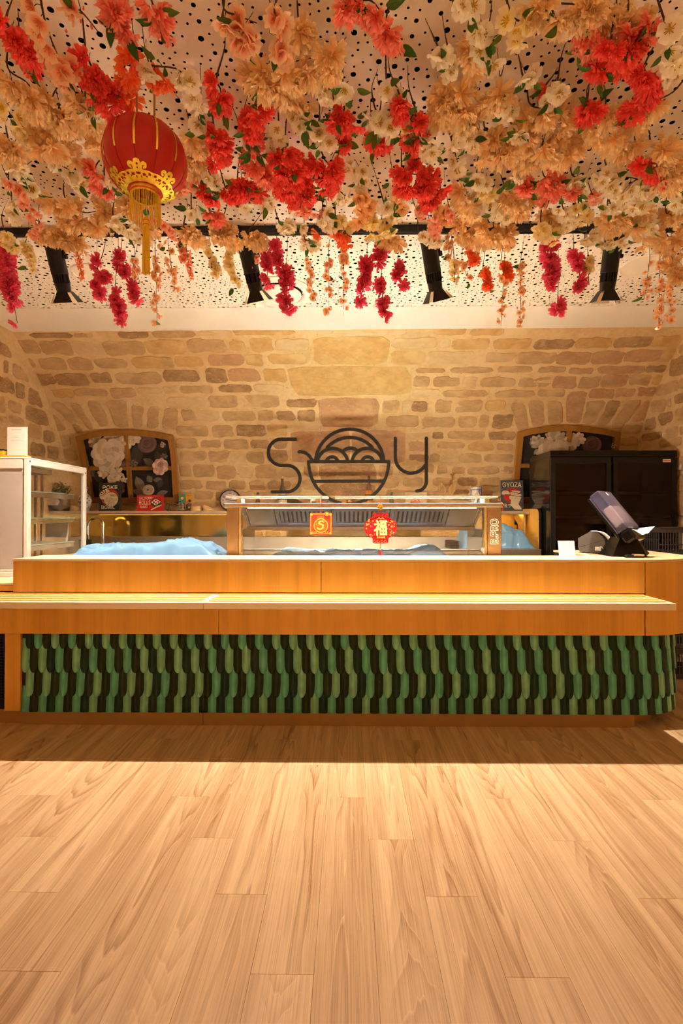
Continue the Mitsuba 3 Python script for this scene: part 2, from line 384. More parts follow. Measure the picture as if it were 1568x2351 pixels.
put('ceiling', 'cavity', cat([box(-3.6, 3.6, 1.1, 4.95, CEIL + 0.045, CEIL + 0.06)]), 'm_void')
tag('ceiling', 'white plasterboard ceiling with scattered round black perforations above the flowers', 'ceiling', kind='structure')

# back wall: upright to the spring, then the vault
def vault_pt(X, s, proud=0.0):
    """s: height along the profile from the spring line; below 0 the wall stands upright."""
    if s <= 0: return np.array([X, VC_Y + VR - proud, VC_Z + s])
    a = s / VR; return np.array([X, VC_Y + (VR - proud) * math.cos(a), VC_Z + (VR - proud) * math.sin(a)])
def vault_hit(px, py):
    d = ray(px, py); o = EYE - np.array([0, VC_Y, VC_Z])
    a = d[1] ** 2 + d[2] ** 2; b = o[1] * d[1] + o[2] * d[2]; c = o[1] ** 2 + o[2] ** 2 - VR ** 2
    t = (-b + math.sqrt(b * b - a * c)) / a; p = EYE + d * t
    if p[2] < VC_Z: p = at(px, py, VC_Y + VR)
    return p
def to_xs(px, py):
    p = vault_hit(px, py)
    return (p[0], p[2] - VC_Z) if p[2] <= VC_Z else (p[0], VR * math.atan2(p[2] - VC_Z, p[1] - VC_Y))
def mortar_wall():
    xs = np.linspace(-WX, WX, 120); ss = np.concatenate([[-1.3, -0.6, -0.3, -0.15], np.linspace(0, VR * 1.12, 70)])
    V = np.array([[vault_pt(x, s) for x in xs] for s in ss]); n = meshkit.fbm(V * 5.0, 3, seed=2)
    V = V - (n[..., None] - 0.5) * 0.022 * np.array([0, 1, 0.25])
    V = V.reshape(-1, 3); nx = len(xs); f = []
    for i in range(len(ss) - 1):
        for j in range(nx - 1):
            a = i * nx + j; f += [[a, a + 1, a + nx + 1], [a, a + nx + 1, a + nx]]
    return tri(V, f)
put('', 'wall_back', mortar_wall(), 'm_mortar', smooth=True)
tag('wall_back', 'vaulted sandstone back wall with wide sandy mortar joints', 'wall', kind='structure')
def side_wall(sx):
    ys = np.linspace(1.2, 5.9, 60); zs = np.linspace(0, 3.3, 44)
    V = np.array([[(sx * WX, y, z) for y in ys] for z in zs]); n = meshkit.fbm(V * 5.0 + 40, 3, seed=3)
    V[..., 0] += -sx * (n - 0.5) * 0.022; V = V.reshape(-1, 3); m = len(ys); f = []
    for i in range(len(zs) - 1):
        for j in range(m - 1):
            a = i * m + j; q = [[a, a + 1, a + m + 1], [a, a + m + 1, a + m]]; f += q if sx > 0 else [w[::-1] for w in q]
    return tri(V, f)
for sx, nm in ((-1, 'wall_left'), (1, 'wall_right')):
    put('', nm, side_wall(sx), 'm_mortar', smooth=True)
    tag(nm, 'sandstone side wall of the vault at the %s of the back wall' % ('left' if sx < 0 else 'right'), 'wall', kind='structure')
put('', 'wall_front', box(-3.6, 3.6, BACK_Y - 0.2, BACK_Y, 0, 3.3), 'm_plaster')
tag('wall_front', 'cream plaster wall behind the camera', 'wall', kind='structure')
for sx in (-1, 1):
    k = put('', 'trim_%d' % (1 if sx < 0 else 2), box(sx * WX, sx * (WX + 0.2), BACK_Y, 1.2, 0, 3.3), 'm_plaster')
    tag(k, 'cream plaster side wall beside the camera, %s side' % ('left' if sx < 0 else 'right'), 'wall', kind='structure')

CROP = {'A': (0, 750, 3.92), 'B': (380, 740, 3.92), 'C': (760, 740, 3.92), 'D': (1130, 740, 3.58), 'E': (380, 970, 3.92), 'F': (860, 970, 4.238),
        'G': (590, 960, 3.733), 'Hh': (0, 930, 3.92), 'P': (0, 0, 1.0)}
BOXES = '''A 270 55 650 100 d;A 665 55 850 98 m;A 1070 45 1340 102 d;B -120 72 265 135 m;B 285 70 610 122 l;B 615 64 1150 102 o;C 130 62 680 105 l;C 930 50 1215 115 o;C 1250 50 1560 118 o
A 115 118 350 240 m;A 362 125 650 255 m;A 655 130 935 260 l;A 940 125 1300 258 m;A 1315 118 1665 250 o;B 190 150 550 268 m;B 575 165 720 262 o;B 768 135 970 265 o;B 990 150 1300 250 l;C -160 130 522 385 o
C 550 135 965 232 l;C 985 140 1075 228 l;C 1098 145 1430 245 o;D 10 132 315 220 o;D 345 140 665 222 d;D 680 130 985 212 o;D 1005 120 1325 205 d;D 1310 110 1535 205 o
C 545 260 840 380 o;C 860 258 1300 370 l;D -60 250 180 330 m;D 197 245 535 340 m;D 527 240 815 350 r;D 815 235 1075 348 r;D 1085 228 1385 325 r;D 1390 220 1490 325 o
A 190 275 310 370 m;A 350 280 600 385 m;A 620 285 830 390 m;A 852 285 1155 375 m;A 1185 270 1560 372 o;B -40 312 70 405 m;B 78 305 355 400 o;B 370 288 705 390 r;B 718 290 885 390 o;B 920 280 1270 380 o
C 760 415 1030 455 m;C 1065 405 1470 455 m;D 45 362 345 412 m;D 370 365 612 412 m;D 622 372 838 425 r;D 852 356 1255 420 r;D 1260 350 1430 415 d
B 1110 400 2220 660 o;A 300 425 495 525 d;A 512 420 795 525 d;A 808 410 1005 505 d;A 1045 410 1450 518 m;B -25 430 305 535 d;B 352 415 550 545 d;B 572 415 850 535 r;B 867 410 1085 540 o
A 480 560 665 640 o;A 675 555 965 625 m;A 985 550 1215 640 m;A 1235 548 1460 600 l;B -20 575 110 640 l;B 128 570 440 640 m;B 480 562 770 630 d;B 787 555 1080 625 l
C 745 480 885 580 m;C 922 490 1160 580 m;C 1182 490 1310 590 l;D -100 457 190 530 m;D 210 445 485 535 m;D 490 440 700 545 r;D 706 445 885 540 m;D 894 432 1115 532 r;D 1122 430 1305 520 m;D 1310 430 1400 515 o
C 742 600 990 670 l;C 1005 610 1410 672 m;D 20 560 355 615 m;D 377 552 600 610 m;D 793 550 1010 625 r;D 1018 545 1175 612 r;D 1192 535 1345 608 r
B 15 670 360 780 l;B 382 660 660 770 m;B 702 650 1040 770 m;B 1082 690 1360 765 d;C -112 682 435 940 r
C 460 705 610 815 m;C 642 705 725 815 l;C 730 708 868 802 d;C 940 705 1095 810 m;C 1117 700 1362 810 m;D -55 640 105 725 o
B 147 785 260 885 m;B 282 792 485 885 l;B 502 795 815 890 m;B 832 790 970 880 m;B 998 795 1160 885 d;B 1195 790 1355 885 d
C 490 842 790 945 m;C 818 850 1125 945 m;C 1148 845 1315 945 m;C 1335 835 1425 945 m;D 0 762 168 868 d
E 100 30 390 125 m;E 417 20 610 130 m;E 632 20 895 125 d;E 918 10 1095 125 o;E 97 145 290 235 m;E 312 155 490 230 m;E 522 152 750 240 m;E 768 155 935 235 d;E 968 150 1095 235 d
E 117 255 372 345 m;E 388 255 570 355 m;E 592 260 720 350 l;E 732 257 890 368 m;E 918 245 1100 360 d;E 127 370 225 490 m;E 250 377 440 495 m;E 462 387 635 505 m;E 660 387 785 500 l;E 803 385 1000 500 m;E 1040 400 1200 490 m
E 130 520 330 600 m;E 357 525 555 600 m;E 572 520 725 605 m;E 747 525 895 608 m;E 922 525 1130 600 d;E 1222 520 1330 600 m;E 132 620 235 650 m;E 262 615 430 695 m;E 452 627 540 700 m;E 672 622 800 680 m;E 822 625 1000 690 m;E 240 715 480 765 m;E 560 710 640 770 m
G 285 105 800 378 r;G 812 102 1265 385 r;G 402 402 520 500 m;G 537 392 1020 540 d;G 1042 402 1160 500 m;G 400 515 510 620 m;G 537 560 1020 665 d;G 1042 515 1210 600 m;G 1110 610 1220 690 m;G 300 560 385 640 m
F 320 100 540 165 l;F 330 190 485 275 m;F 562 92 670 155 d;F 708 85 1075 160 m;F 1118 85 1372 170 d;F 617 192 890 250 m;F 907 185 1168 275 o;F 1192 207 1355 275 m
F 322 305 525 385 d;F 535 305 630 385 m;F 642 320 800 385 l;F 822 300 1040 395 m;F 1062 305 1350 385 m;F 240 420 395 500 m;F 410 412 580 490 m;F 612 415 710 500 m;F 747 430 880 500 m;F 902 430 1220 505 m;F 1247 420 1350 500 m
F 92 532 240 620 m;F 272 530 470 622 m;F 567 537 760 620 m;F 807 532 993 615 d;F 1022 537 1215 620 m;F 197 652 400 702 m;F 562 660 720 715 m;F 742 652 920 700 d;F 1052 662 1150 740 m;F 740 725 925 760 m
Hh 528 262 640 370 m;Hh 545 395 690 500 m;Hh 640 560 735 620 m;D 1058 843 1228 915 m;D 1040 948 1205 1012 o
P 585 1208 618 1219 o;P 621 1207 660 1219 o;P 584 1221 604 1233 o;P 607 1221 645 1233 o;P 966 1210 996 1221 o;P 999 1209 1050 1221 o;P 968 1223 1018 1234 o;P 1021 1223 1075 1234 o;P 1052 1209 1082 1221 o;P 966 1197 1010 1207 o;P 1014 1197 1080 1207 o
P 340 1157 372 1171 m;P 278 1158 310 1171 m;P 215 1158 240 1171 m;P 376 1156 405 1171 m;P 1150 1180 1160 1195 o;P 1150 1198 1160 1212 o'''
QUADS = '''A 412 670 583 680 718 878 640 868 m;A 617 690 705 675 848 915 802 932 m;A 777 670 890 655 988 893 893 903 m;A 947 665 1130 652 1153 898 1042 912 m;A 1178 695 1290 705 1283 903 1192 918 m;A 1337 710 1440 710 1418 900 1317 912 m
B -5 772 115 775 95 972 -35 948 m;A 442 765 530 822 610 932 505 940 m;A 645 872 718 892 750 945 692 968 d
D 137 662 262 662 313 888 212 893 m;D 287 647 413 642 438 838 332 863 m;D 442 642 575 645 579 838 472 848 m;D 617 572 788 562 724 838 607 838 r;D 790 642 943 640 843 824 742 833 m;D 962 642 1073 636 943 858 852 848 d;D 1112 640 1248 632 1058 883 967 863 m;D 1257 642 1300 627 1248 818 1130 820 r'''
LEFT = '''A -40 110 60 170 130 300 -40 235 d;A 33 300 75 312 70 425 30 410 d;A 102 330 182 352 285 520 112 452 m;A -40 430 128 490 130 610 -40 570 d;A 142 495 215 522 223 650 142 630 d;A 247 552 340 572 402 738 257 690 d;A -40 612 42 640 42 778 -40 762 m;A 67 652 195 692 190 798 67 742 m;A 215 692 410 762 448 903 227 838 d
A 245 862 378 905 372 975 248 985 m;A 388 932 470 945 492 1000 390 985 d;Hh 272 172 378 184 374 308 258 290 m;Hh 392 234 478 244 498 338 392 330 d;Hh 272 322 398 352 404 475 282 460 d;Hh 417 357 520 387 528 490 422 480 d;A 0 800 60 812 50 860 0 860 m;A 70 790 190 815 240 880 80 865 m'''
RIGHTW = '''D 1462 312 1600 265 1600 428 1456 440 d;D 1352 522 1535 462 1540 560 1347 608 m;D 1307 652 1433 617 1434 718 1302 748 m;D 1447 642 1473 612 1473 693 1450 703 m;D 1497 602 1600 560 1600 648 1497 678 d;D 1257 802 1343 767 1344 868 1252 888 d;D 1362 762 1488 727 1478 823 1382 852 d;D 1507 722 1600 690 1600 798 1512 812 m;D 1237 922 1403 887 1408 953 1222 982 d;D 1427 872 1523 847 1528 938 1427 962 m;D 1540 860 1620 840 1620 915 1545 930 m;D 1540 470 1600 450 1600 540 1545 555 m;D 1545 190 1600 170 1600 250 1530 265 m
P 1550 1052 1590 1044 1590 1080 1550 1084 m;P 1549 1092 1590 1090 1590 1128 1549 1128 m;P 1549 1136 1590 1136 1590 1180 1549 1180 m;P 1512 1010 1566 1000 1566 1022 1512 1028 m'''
def outline(c, jit, r, n=18):
    """A rounded, slightly ragged stone outline through four corners, in surface metres."""
    c = np.asarray(c, float); p = Polygon(c)
    if not p.is_valid or p.area < 1e-4: return None
    sz = math.sqrt(p.area); rad = min(0.03, 0.16 * sz)
    q = p.buffer(-rad, join_style=2)
    q = (q if not q.is_empty and q.geom_type == 'Polygon' else p.buffer(-rad * 0.4)).buffer(rad, quad_segs=3)
    L = q.exterior.length; pts = np.array([q.exterior.interpolate(t * L / n).coords[0] for t in range(n)])
    ctr = pts.mean(0); d = pts - ctr; d /= np.linalg.norm(d, axis=1, keepdims=True)
    k = r.normal(0, 1, n); k = 0.6 * k + 0.4 * np.roll(k, 1)
    pts = pts + d * (k * min(jit, 0.06 * sz))[:, None]
    return pts
def stone_mesh(pts, fn, h, r):
    n = len(pts); ctr = pts.mean(0)
    rings = [(1.0, -0.012), (0.985, h * 0.35), (0.90, h * 0.9), (0.5, h * 1.05)]
    V = []
    for s, d in rings:
        for p in pts:
            q = ctr + (p - ctr) * s; V.append(fn(q[0], q[1], d + (r.normal(0, 0.0012) if s < 0.95 else 0)))
    V.append(fn(ctr[0], ctr[1], h)); f = []
    for i in range(len(rings) - 1):
        for j in range(n):
            a, b = i * n + j, i * n + (j + 1) % n; f += [[a, b, b + n], [a, b + n, a + n]]
    b0 = (len(rings) - 1) * n
    for j in range(n): f.append([b0 + j, b0 + (j + 1) % n, len(V) - 1])
    m = tri(V, f); return m
def stones():
    r = np.random.default_rng(3)
    wall = lambda a, b, d: vault_pt(a, b, d)
    items = []
    for row in BOXES.replace('\n', ';').split(';'):
        c, x0, y0, x1, y1, t = row.split(); ox, oy, s = CROP[c]
        x0, y0, x1, y1 = [float(v) / s for v in (x0, y0, x1, y1)]; ym = oy + (y0 + y1) / 2
        xa, xb = to_xs(ox + x0, ym)[0], to_xs(ox + x1, ym)[0]; xm = ox + (x0 + x1) / 2
        sa, sb = to_xs(xm, oy + y0)[1], to_xs(xm, oy + y1)[1]
        items.append(([(xa, sa), (xb, sa), (xb, sb), (xa, sb)], t))
    for row in QUADS.replace('\n', ';').split(';'):
        w = row.split(); ox, oy, s = CROP[w[0]]; v = [float(q) / s for q in w[1:9]]
        items.append(([to_xs(ox + v[i], oy + v[i + 1]) for i in (0, 2, 4, 6)], w[9]))
    for c, t in items:
        p = outline(c, 0.010, r)
        if p is not None: put('wall_back', 'stone', stone_mesh(p[::-1], wall, r.uniform(0.005, 0.011), r), 'm_stone_' + t, smooth=40)
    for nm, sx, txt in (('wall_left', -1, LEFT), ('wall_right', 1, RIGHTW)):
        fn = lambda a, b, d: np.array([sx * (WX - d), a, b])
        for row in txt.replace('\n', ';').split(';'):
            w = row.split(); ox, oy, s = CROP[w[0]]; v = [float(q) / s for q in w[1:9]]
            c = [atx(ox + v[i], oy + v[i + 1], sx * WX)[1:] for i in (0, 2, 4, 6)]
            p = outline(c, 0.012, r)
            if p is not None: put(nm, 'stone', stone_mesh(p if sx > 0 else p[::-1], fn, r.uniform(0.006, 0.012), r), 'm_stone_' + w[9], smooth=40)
stones()

# ------------------------------------------------------------------ arched windows with a dark floral print behind the bars
CREAM, CREAM2, TAN, DUSK, MAUVE, ROSE = (0.66, 0.55, 0.43), (0.52, 0.41, 0.31), (0.40, 0.31, 0.23), (0.055, 0.04, 0.032), (0.12, 0.065, 0.062), (0.55, 0.36, 0.30)
LEAFD, LEAFG, INK = (0.03, 0.027, 0.02), (0.10, 0.085, 0.065), (0.012, 0.010, 0.010)
def petals(A, cx, cy, r, n, cols, seed, squash=1.0, layers=3):
    g = np.random.default_rng(seed)
    for l in range(layers):
        rr = r * (1 - l * 0.27); off = g.uniform(0, 6)
        for i in range(n - l):
            t = off + i * 2 * PI / (n - l) + g.normal(0, 0.12); c = np.array(cols[(i + l) % len(cols)]) * (1 + 0.10 * g.normal()) * (1 - 0.05 * l)
            px, py = cx + math.cos(t) * rr * 0.56, cy + math.sin(t) * rr * 0.56 * squash
            A.disc(px, py, rr * 0.52, np.clip(c, 0, 1), rr * 0.40 * squash, math.degrees(t), 20)
            for k in (-1, 0, 1):
                A.line([(cx + math.cos(t) * rr * 0.25, cy + math.sin(t) * rr * 0.25 * squash), (cx + math.cos(t + k * 0.22) * rr * 0.86, cy + math.sin(t + k * 0.22) * rr * 0.86 * squash)], r * 0.016, np.clip(c * 0.82, 0, 1))
def leaf2(A, x0, y0, x1, y1, w, col):
    p = np.array([x0, y0]); q = np.array([x1, y1]); d = q - p; n = np.array([-d[1], d[0]]) / np.linalg.norm(d)
    t = np.linspace(0, 1, 9); s = np.sin(t * PI) ** 0.8 * w / 2
    A.poly(Polygon(np.vstack([p + d * t[:, None] + n * s[:, None], (p + d * t[:, None] - n * s[:, None])[::-1]])).buffer(0), col)
    A.line([p, q], w * 0.05, np.array(col) * 1.6)
def rose(A, x, y, r, col):
    for i in range(9):
        c = np.array(col) * (1.0 if i % 2 else 0.62) * (1 - 0.04 * i); k = 1 - i * 0.105
        A.disc(x + r * 0.05 * math.sin(i * 2), y + r * 0.05 * math.cos(i * 1.7), r * k, c, r * k * 0.93, i * 37)
    A.disc(x - r * .1, y, r * 0.12, DUSK)
def floral(A, P):
    """P maps the left window's drawing units to pixels; one drawing serves both windows."""
    leaf2(A, 840, 640, 900, 300, 150, LEAFD); leaf2(A, 330, 760, 250, 640, 120, LEAFG); leaf2(A, 420, 860, 340, 660, 120, LEAFD); leaf2(A, 1100, 600, 960, 520, 90, LEAFG)
    leaf2(A, 1160, 560, 1130, 420, 90, LEAFD); leaf2(A, 980, 970, 870, 750, 120, (0.16, 0.135, 0.105)); leaf2(A, 1080, 830, 1020, 740, 80, LEAFG); leaf2(A, 1100, 800, 1220, 790, 70, LEAFG)
    leaf2(A, 1150, 990, 1300, 950, 70, (0.11, 0.09, 0.07)); leaf2(A, 1000, 1000, 830, 930, 80, LEAFG); leaf2(A, 300, 360, 260, 250, 90, (0.2, 0.17, 0.13)); leaf2(A, 380, 330, 250, 360, 60, TAN)
    leaf2(A, 360, 380, 290, 460, 60, TAN); leaf2(A, 1180, 900, 1210, 790, 80, LEAFD)
    petals(A, 560, 240, 140, 11, [TAN, CREAM2, CREAM], 4, 0.6, 2); petals(A, 330, 270, 90, 8, [TAN, CREAM2], 6, 0.7, 2)
    rose(A, 1010, 320, 125, MAUVE); leaf2(A, 620, 600, 760, 480, 90, MAUVE); leaf2(A, 600, 560, 770, 590, 70, (0.20, 0.12, 0.10)); leaf2(A, 640, 480, 780, 470, 60, TAN)
    petals(A, 820, 250, 105, 9, [CREAM, CREAM2], 8, 0.75); petals(A, 700, 330, 110, 9, [CREAM, CREAM2, CREAM], 9, 1.0)
    petals(A, 470, 690, 80, 7, [CREAM2, CREAM], 12, 0.9, 2); petals(A, 520, 455, 205, 10, [CREAM, CREAM, CREAM2], 10, 1.0)
    A.disc(560, 500, 60, (0.62, 0.53, 0.42), 45, 30); petals(A, 640, 690, 110, 8, [CREAM2, CREAM], 14, 0.55, 2)
    petals(A, 620, 760, 88, 7, [CREAM, CREAM2], 15, 0.9); petals(A, 745, 775, 55, 5, [CREAM2], 16, 0.7, 2); petals(A, 690, 880, 80, 7, [(0.10, 0.02, 0.012), DUSK, (0.16, 0.035, 0.02)], 17, 1.1, 3)
    petals(A, 1240, 320, 36, 7, [TAN, DUSK], 18, 1, 2); petals(A, 880, 560, 52, 9, [DUSK, (0.16, 0.12, 0.08)], 19, 0.9, 3); petals(A, 1270, 465, 46, 7, [DUSK, LEAFG], 20, 0.8, 2)
    rose(A, 1092, 895, 78, CREAM2); petals(A, 1232, 595, 98, 9, [ROSE, (0.62, 0.44, 0.37), (0.5, 0.3, 0.26)], 21, 1.1); rose(A, 1240, 560, 40, (0.45, 0.24, 0.2))
    petals(A, 270, 870, 36, 6, [DUSK, LEAFG], 22, 1, 2); petals(A, 1000, 990, 40, 6, [TAN], 23, 0.8, 2)
def window(idx, q, bars, label):
    """q: outer outline (pixels); corners: outline of the wooden frame inside; bars: centre lines of the bars."""
    p0 = vault_hit(*bars['lo']); p1 = vault_hit(*bars['hi'])
    v = p1 - p0; v[0] = 0; v /= np.linalg.norm(v); u = np.array([1.0, 0, 0]); n = np.cross(u, v)          # towards the room
    o = p0 + n * 0.012
    uv = lambda x, y: (np.dot(on_plane(x, y, o, n) - o, u), np.dot(on_plane(x, y, o, n) - o, v))
    outer = Polygon([uv(*c) for c in q]).buffer(0)
    w = bars['w']; inner = outer.buffer(-w, join_style=2)
    t = thing('window_%d' % idx, label, 'window', kind='structure')
    put(t, 'frame', prism(outer.difference(inner), o, u, v, 0.045), 'm_wood_frame')
    for i, (a, b) in enumerate(bars['bars']):
        a, b = np.array(uv(*a)), np.array(uv(*b))
        put(t, 'bar', prism(LineString([a, b]).buffer(bars['bw'] / 2, cap_style=2).intersection(outer.buffer(-w * 0.6)), o - n * (0.004 * i), u, v, 0.04), 'm_wood_frame')
    ox, oy = bars['art']; A = Art()
    A.poly(sbox(100, 100, 1450, 1150), INK); floral(A, None)
    pl = o - n * 0.004; big = outer.buffer(-w * 0.5); fix = []
    sx, sy = bars['scale']
    o2 = np.array(uv(ox, oy)); e1 = np.array(uv(ox + 100, oy)) - o2; e2 = np.array(uv(ox, oy + 100)) - o2
    px = lambda a, b: o2 + e1 * ((a - 160) * sx / 100) + e2 * ((b - 160) * sy / 100)
    B = Art()
    for vv, ff, c in A.items:
        P2 = np.array([px(a, b) for a, b in vv]); poly = []
        for f in ff:
            g = Polygon(P2[f]).buffer(0)
            if g.is_empty: continue
            poly.append(g)
        g = unary_union(poly).intersection(big) if poly else None
        if g is not None and not g.is_empty: B.items.append((*triangulate(g), c))
    m, col = B.mesh(flat_map(pl, u, v), dz=0.00012)
    put(t, 'floral_print', m, 'm_paint', color=col, label='dark print of pale peonies, roses and leaves')
window(1, [(177, 1001), (205, 993), (235, 988), (270, 986.5), (300, 986.5), (335, 988.5), (365, 992), (398, 999), (405, 1030), (408, 1060), (410, 1100), (413, 1153), (206, 1153), (200, 1110), (191, 1060)],
       {'lo': (300, 1150), 'hi': (295, 990), 'w': 0.062, 'bw': 0.045, 'bars': [((291, 990), (303, 1150)), ((185, 1074), (412, 1074))], 'art': (160 + 160 / 5.6, 960 + 160 / 5.6), 'scale': (1 / 5.6, 1 / 5.6)},
       'arched wooden window over the left half of the back shelf, dark floral print behind its bars')
window(2, [(1187, 992), (1215, 984), (1250, 978.5), (1280, 976), (1315, 976), (1350, 979), (1385, 984), (1421, 991), (1414, 1050), (1408, 1100), (1404, 1153), (1170, 1153), (1176, 1110), (1181, 1060)],
       {'lo': (1295, 1150), 'hi': (1300, 980), 'w': 0.062, 'bw': 0.045, 'bars': [((1306, 978), (1292, 1150)), ((1178, 1068), (1415, 1068))], 'art': (1150 + 52, 950 + 42), 'scale': (0.184, 0.170)},
       'arched wooden window half hidden by the black fridge, dark floral print behind its bars')

# ------------------------------------------------------------------ the service counter
FY, CX, CR = 3.22, 1.93, 0.50            # wood face, start and radius of its round corner
def counter_path(y, x0, r, cx=CX, x_start=-2.19, back=4.14, n=14, a1=90):
    """Front line y from x_start to cx, a quarter round of radius r, then back along the side."""
    a = np.radians(np.linspace(0, a1, n)); pts = [(x_start, y)] + [(cx + r * math.sin(t), y + r - r * math.cos(t)) for t in a]
    if a1 >= 90 and back > y + r: pts.append((cx + r, back))
    return pts
def ribbon(path, thick, z0, z1):
    """A board that follows a plan path, thick towards the inside."""
    p = np.array(path, float); t = np.gradient(p, axis=0); t /= np.linalg.norm(t, axis=1, keepdims=True); n = np.stack([-t[:, 1], t[:, 0]], 1)
    q = p + n * thick
    return prism(Polygon(np.vstack([p, q[::-1]])).buffer(0), (0, 0, z0), (1, 0, 0), (0, 1, 0), z1 - z0)
ct = thing('service_counter', 'long wood-veneer service counter clad below in green feather tiles', 'counter')
X737, X502 = at(737, 1320, FY)[0], at(502, 1430, FY)[0]
g = 0.0015
for a, b in ((-2.19, X737), (X737, 1.909)):
    put(ct, 'upper_panel', box(a + g, b - g, FY, FY + 0.02, 0.885, 1.083, 0.001), 'm_wood')
for a, b in ((-3.24, X502), (X502, 1.905)):
    put(ct, 'lower_panel', box(a + g, b - g, FY, FY + 0.02, 0.612, 0.881, 0.001), 'm_wood')
put(ct, 'corner_panel', ribbon([(1.912, FY)] + counter_path(FY, 0, CR)[1:], 0.02, 0.612, 1.083), 'm_wood', smooth=30)
top = Polygon(counter_path(FY - 0.003, 0, CR + 0.003, x_start=-2.193, n=20) + [(1.70, 4.14), (1.70, 3.55), (-2.193, 3.55)])
put(ct, 'countertop', prism(top, (0, 0, 1.0845), (1, 0, 0), (0, 1, 0), 0.0155), 'm_wood_top', smooth=30)
put(ct, 'end_panel', box(-2.19, -2.17, FY + 0.02, 4.2, 0.95, 1.083), 'm_wood')
put(ct, 'worktop', box(-2.17, 1.70, 3.552, 4.2, 1.0, 1.04), 'm_steel_soft', label='brushed steel worktop')
put(ct, 'carcass', cat([box(-2.165, 1.9, 3.36, 4.15, 0.0, 0.998), prism(Polygon(counter_path(FY + 0.022, 0, CR - 0.022, x_start=1.7, back=4.12) + [(1.7, 4.12)]), (0, 0, 0.613), (1, 0, 0), (0, 1, 0), 0.47)]), 'm_black_matte')
put(ct, 'leg_panel', box(-2.262, -2.158, 3.25, 3.36, 0.098, 0.611, 0.001), 'm_wood')
put(ct, 'kick_plate', box(-3.24, -2.135, 3.30, 3.35, 0, 0.098), 'm_brass_dull' if mat('m_brass_dull', (0.40, 0.235, 0.085), 0.32, 0.5, 0.55) else '')
XK, X466 = 1.871, at(466, 1650, 3.277)[0]
for a, b in ((-2.133, X466), (X466, XK)):
    put(ct, 'kick_plate', box(a + 0.0008, b - 0.0008, 3.277, 3.345, 0, 0.0885, 0.0015), 'm_brass_dull')
put(ct, 'kick_plate', ribbon([(XK - 0.02, 3.35)] + counter_path(3.35, 0, 0.30, cx=1.86, back=4.1)[1:], 0.02, 0, 0.095), 'm_brass_dull', smooth=30)
put(ct, 'tile_backing', ribbon([(-2.156, 3.268)] + counter_path(3.268, 0, 0.382, cx=1.91, back=4.1)[1:], 0.03, 0.094, 0.611), 'm_grout' if mat('m_grout', (0.03, 0.025, 0.015), 0.9, 0.1) else '')
vg = put(ct, 'vent_grille', cat([box(-2.95, -2.275, 3.262, 3.275, 0.17 + i * 0.02, 0.178 + i * 0.02) for i in range(20)]), 'm_black', label='black slatted vent grille')
put(ct, 'vent_backing', cat([box(-3.0, -2.262, 3.276, 3.29, 0.10, 0.611)]), 'm_black_matte')

# feather tiles: shingled, rounded below, herringbone barbs in the glaze
FP = 0.0562
def feather(row, clip=None):
    w, L = FP - 0.0022, 0.225; bottom = 0.0 if clip is None else clip
    rows = [0.0, 0.0035, 0.010, 0.019, 0.031, 0.05, 0.09, 0.14, 0.19, L]
    if clip is not None: rows = [clip] + [r for r in rows if r > clip + 0.008]
    def half(h): return w / 2 * (math.sqrt(max(0.0, 1 - ((0.052 - h) / 0.0525) ** 2)) if h < 0.052 else 1.0)
    cols = [-1, -0.86, -0.45, 0, 0.45, 0.86, 1]
    V, UV = [], []
    for h in rows:
        d = 0.0170 - 0.016 * (h / L)                                   # the lower end stands proud
        hw = max(half(h), 0.004)
        for c in cols:
            V.append((c * hw, -d + 0.0045 * abs(c) ** 3 + (0.002 if h == rows[0] and clip is None else 0), h)); UV.append((0.5 + c * hw / w, h / w))
    n = len(cols); f = []
    for i in range(len(rows) - 1):
        for j in range(n - 1):
            a = i * n + j; f += [[a, a + 1, a + n + 1], [a, a + n + 1, a + n]]
    # rim down to the backing
    ring = [i * n for i in range(len(rows) - 1, -1, -1)] + list(range(1, n)) + [i * n + n - 1 for i in range(1, len(rows))]
    base = len(V)
    for k in ring: V.append((V[k][0], 0.004, V[k][2])); UV.append((0.0, UV[k][1]))
    for k in range(len(ring) - 1): f += [[ring[k], base + k, base + k + 1], [ring[k], base + k + 1, ring[k + 1]]]
    V, UV = np.array(V), np.array(UV)
    UV[:, 0] = row + np.clip(UV[:, 0], 0.01, 0.99)
    return tri(V, f), UV
FPLY = {}
for i, k in enumerate('abcde'):
    for cl in (None, 0.056):
        m, uv = feather(i, cl); FPLY[k, cl] = proto(m, True, None, uv); FPLY[k, cl, 'm'] = (m, uv)
def feather_matrix(s, z):
    """s: distance along the clad front from its left end."""
    flat = 1.91 + 2.156
    if s <= flat: return basis((1, 0, 0), (0, 1, 0), (0, 0, 1), (-2.156 + s, 3.2655, z))
    t = (s - flat) / 0.384; x, y = 1.91 + 0.384 * math.sin(t), 3.2655 + 0.384 * (1 - math.cos(t))
    return basis((math.cos(t), math.sin(t), 0), (-math.sin(t), math.cos(t), 0), (0, 0, 1), (x, y, z))
fr = np.random.default_rng(8); spare = []; count = 0
tiles = []
for i, zb in enumerate((0.506, 0.349, 0.192, 0.035)):
    x0 = -1.933 + 2.156 - (0, 1.5, 1.0, 1.5)[i] * FP - 6 * FP
    for j in range(-2, 96):
        s = x0 + j * FP
        if s < 0.02 or s > 4.066 + 0.384 * 1.75: continue
        light = j % 2 == 0
        k = (fr.choice(['a', 'b'], p=[0.5, 0.5]) if light else ('c' if (j // 2) % 2 == 0 else fr.choice(['d', 'e'], p=[0.6, 0.4])))
        tiles.append((s, zb, k, 0.056 if i == 3 else None))
tiles.sort(key=lambda t: t[0])
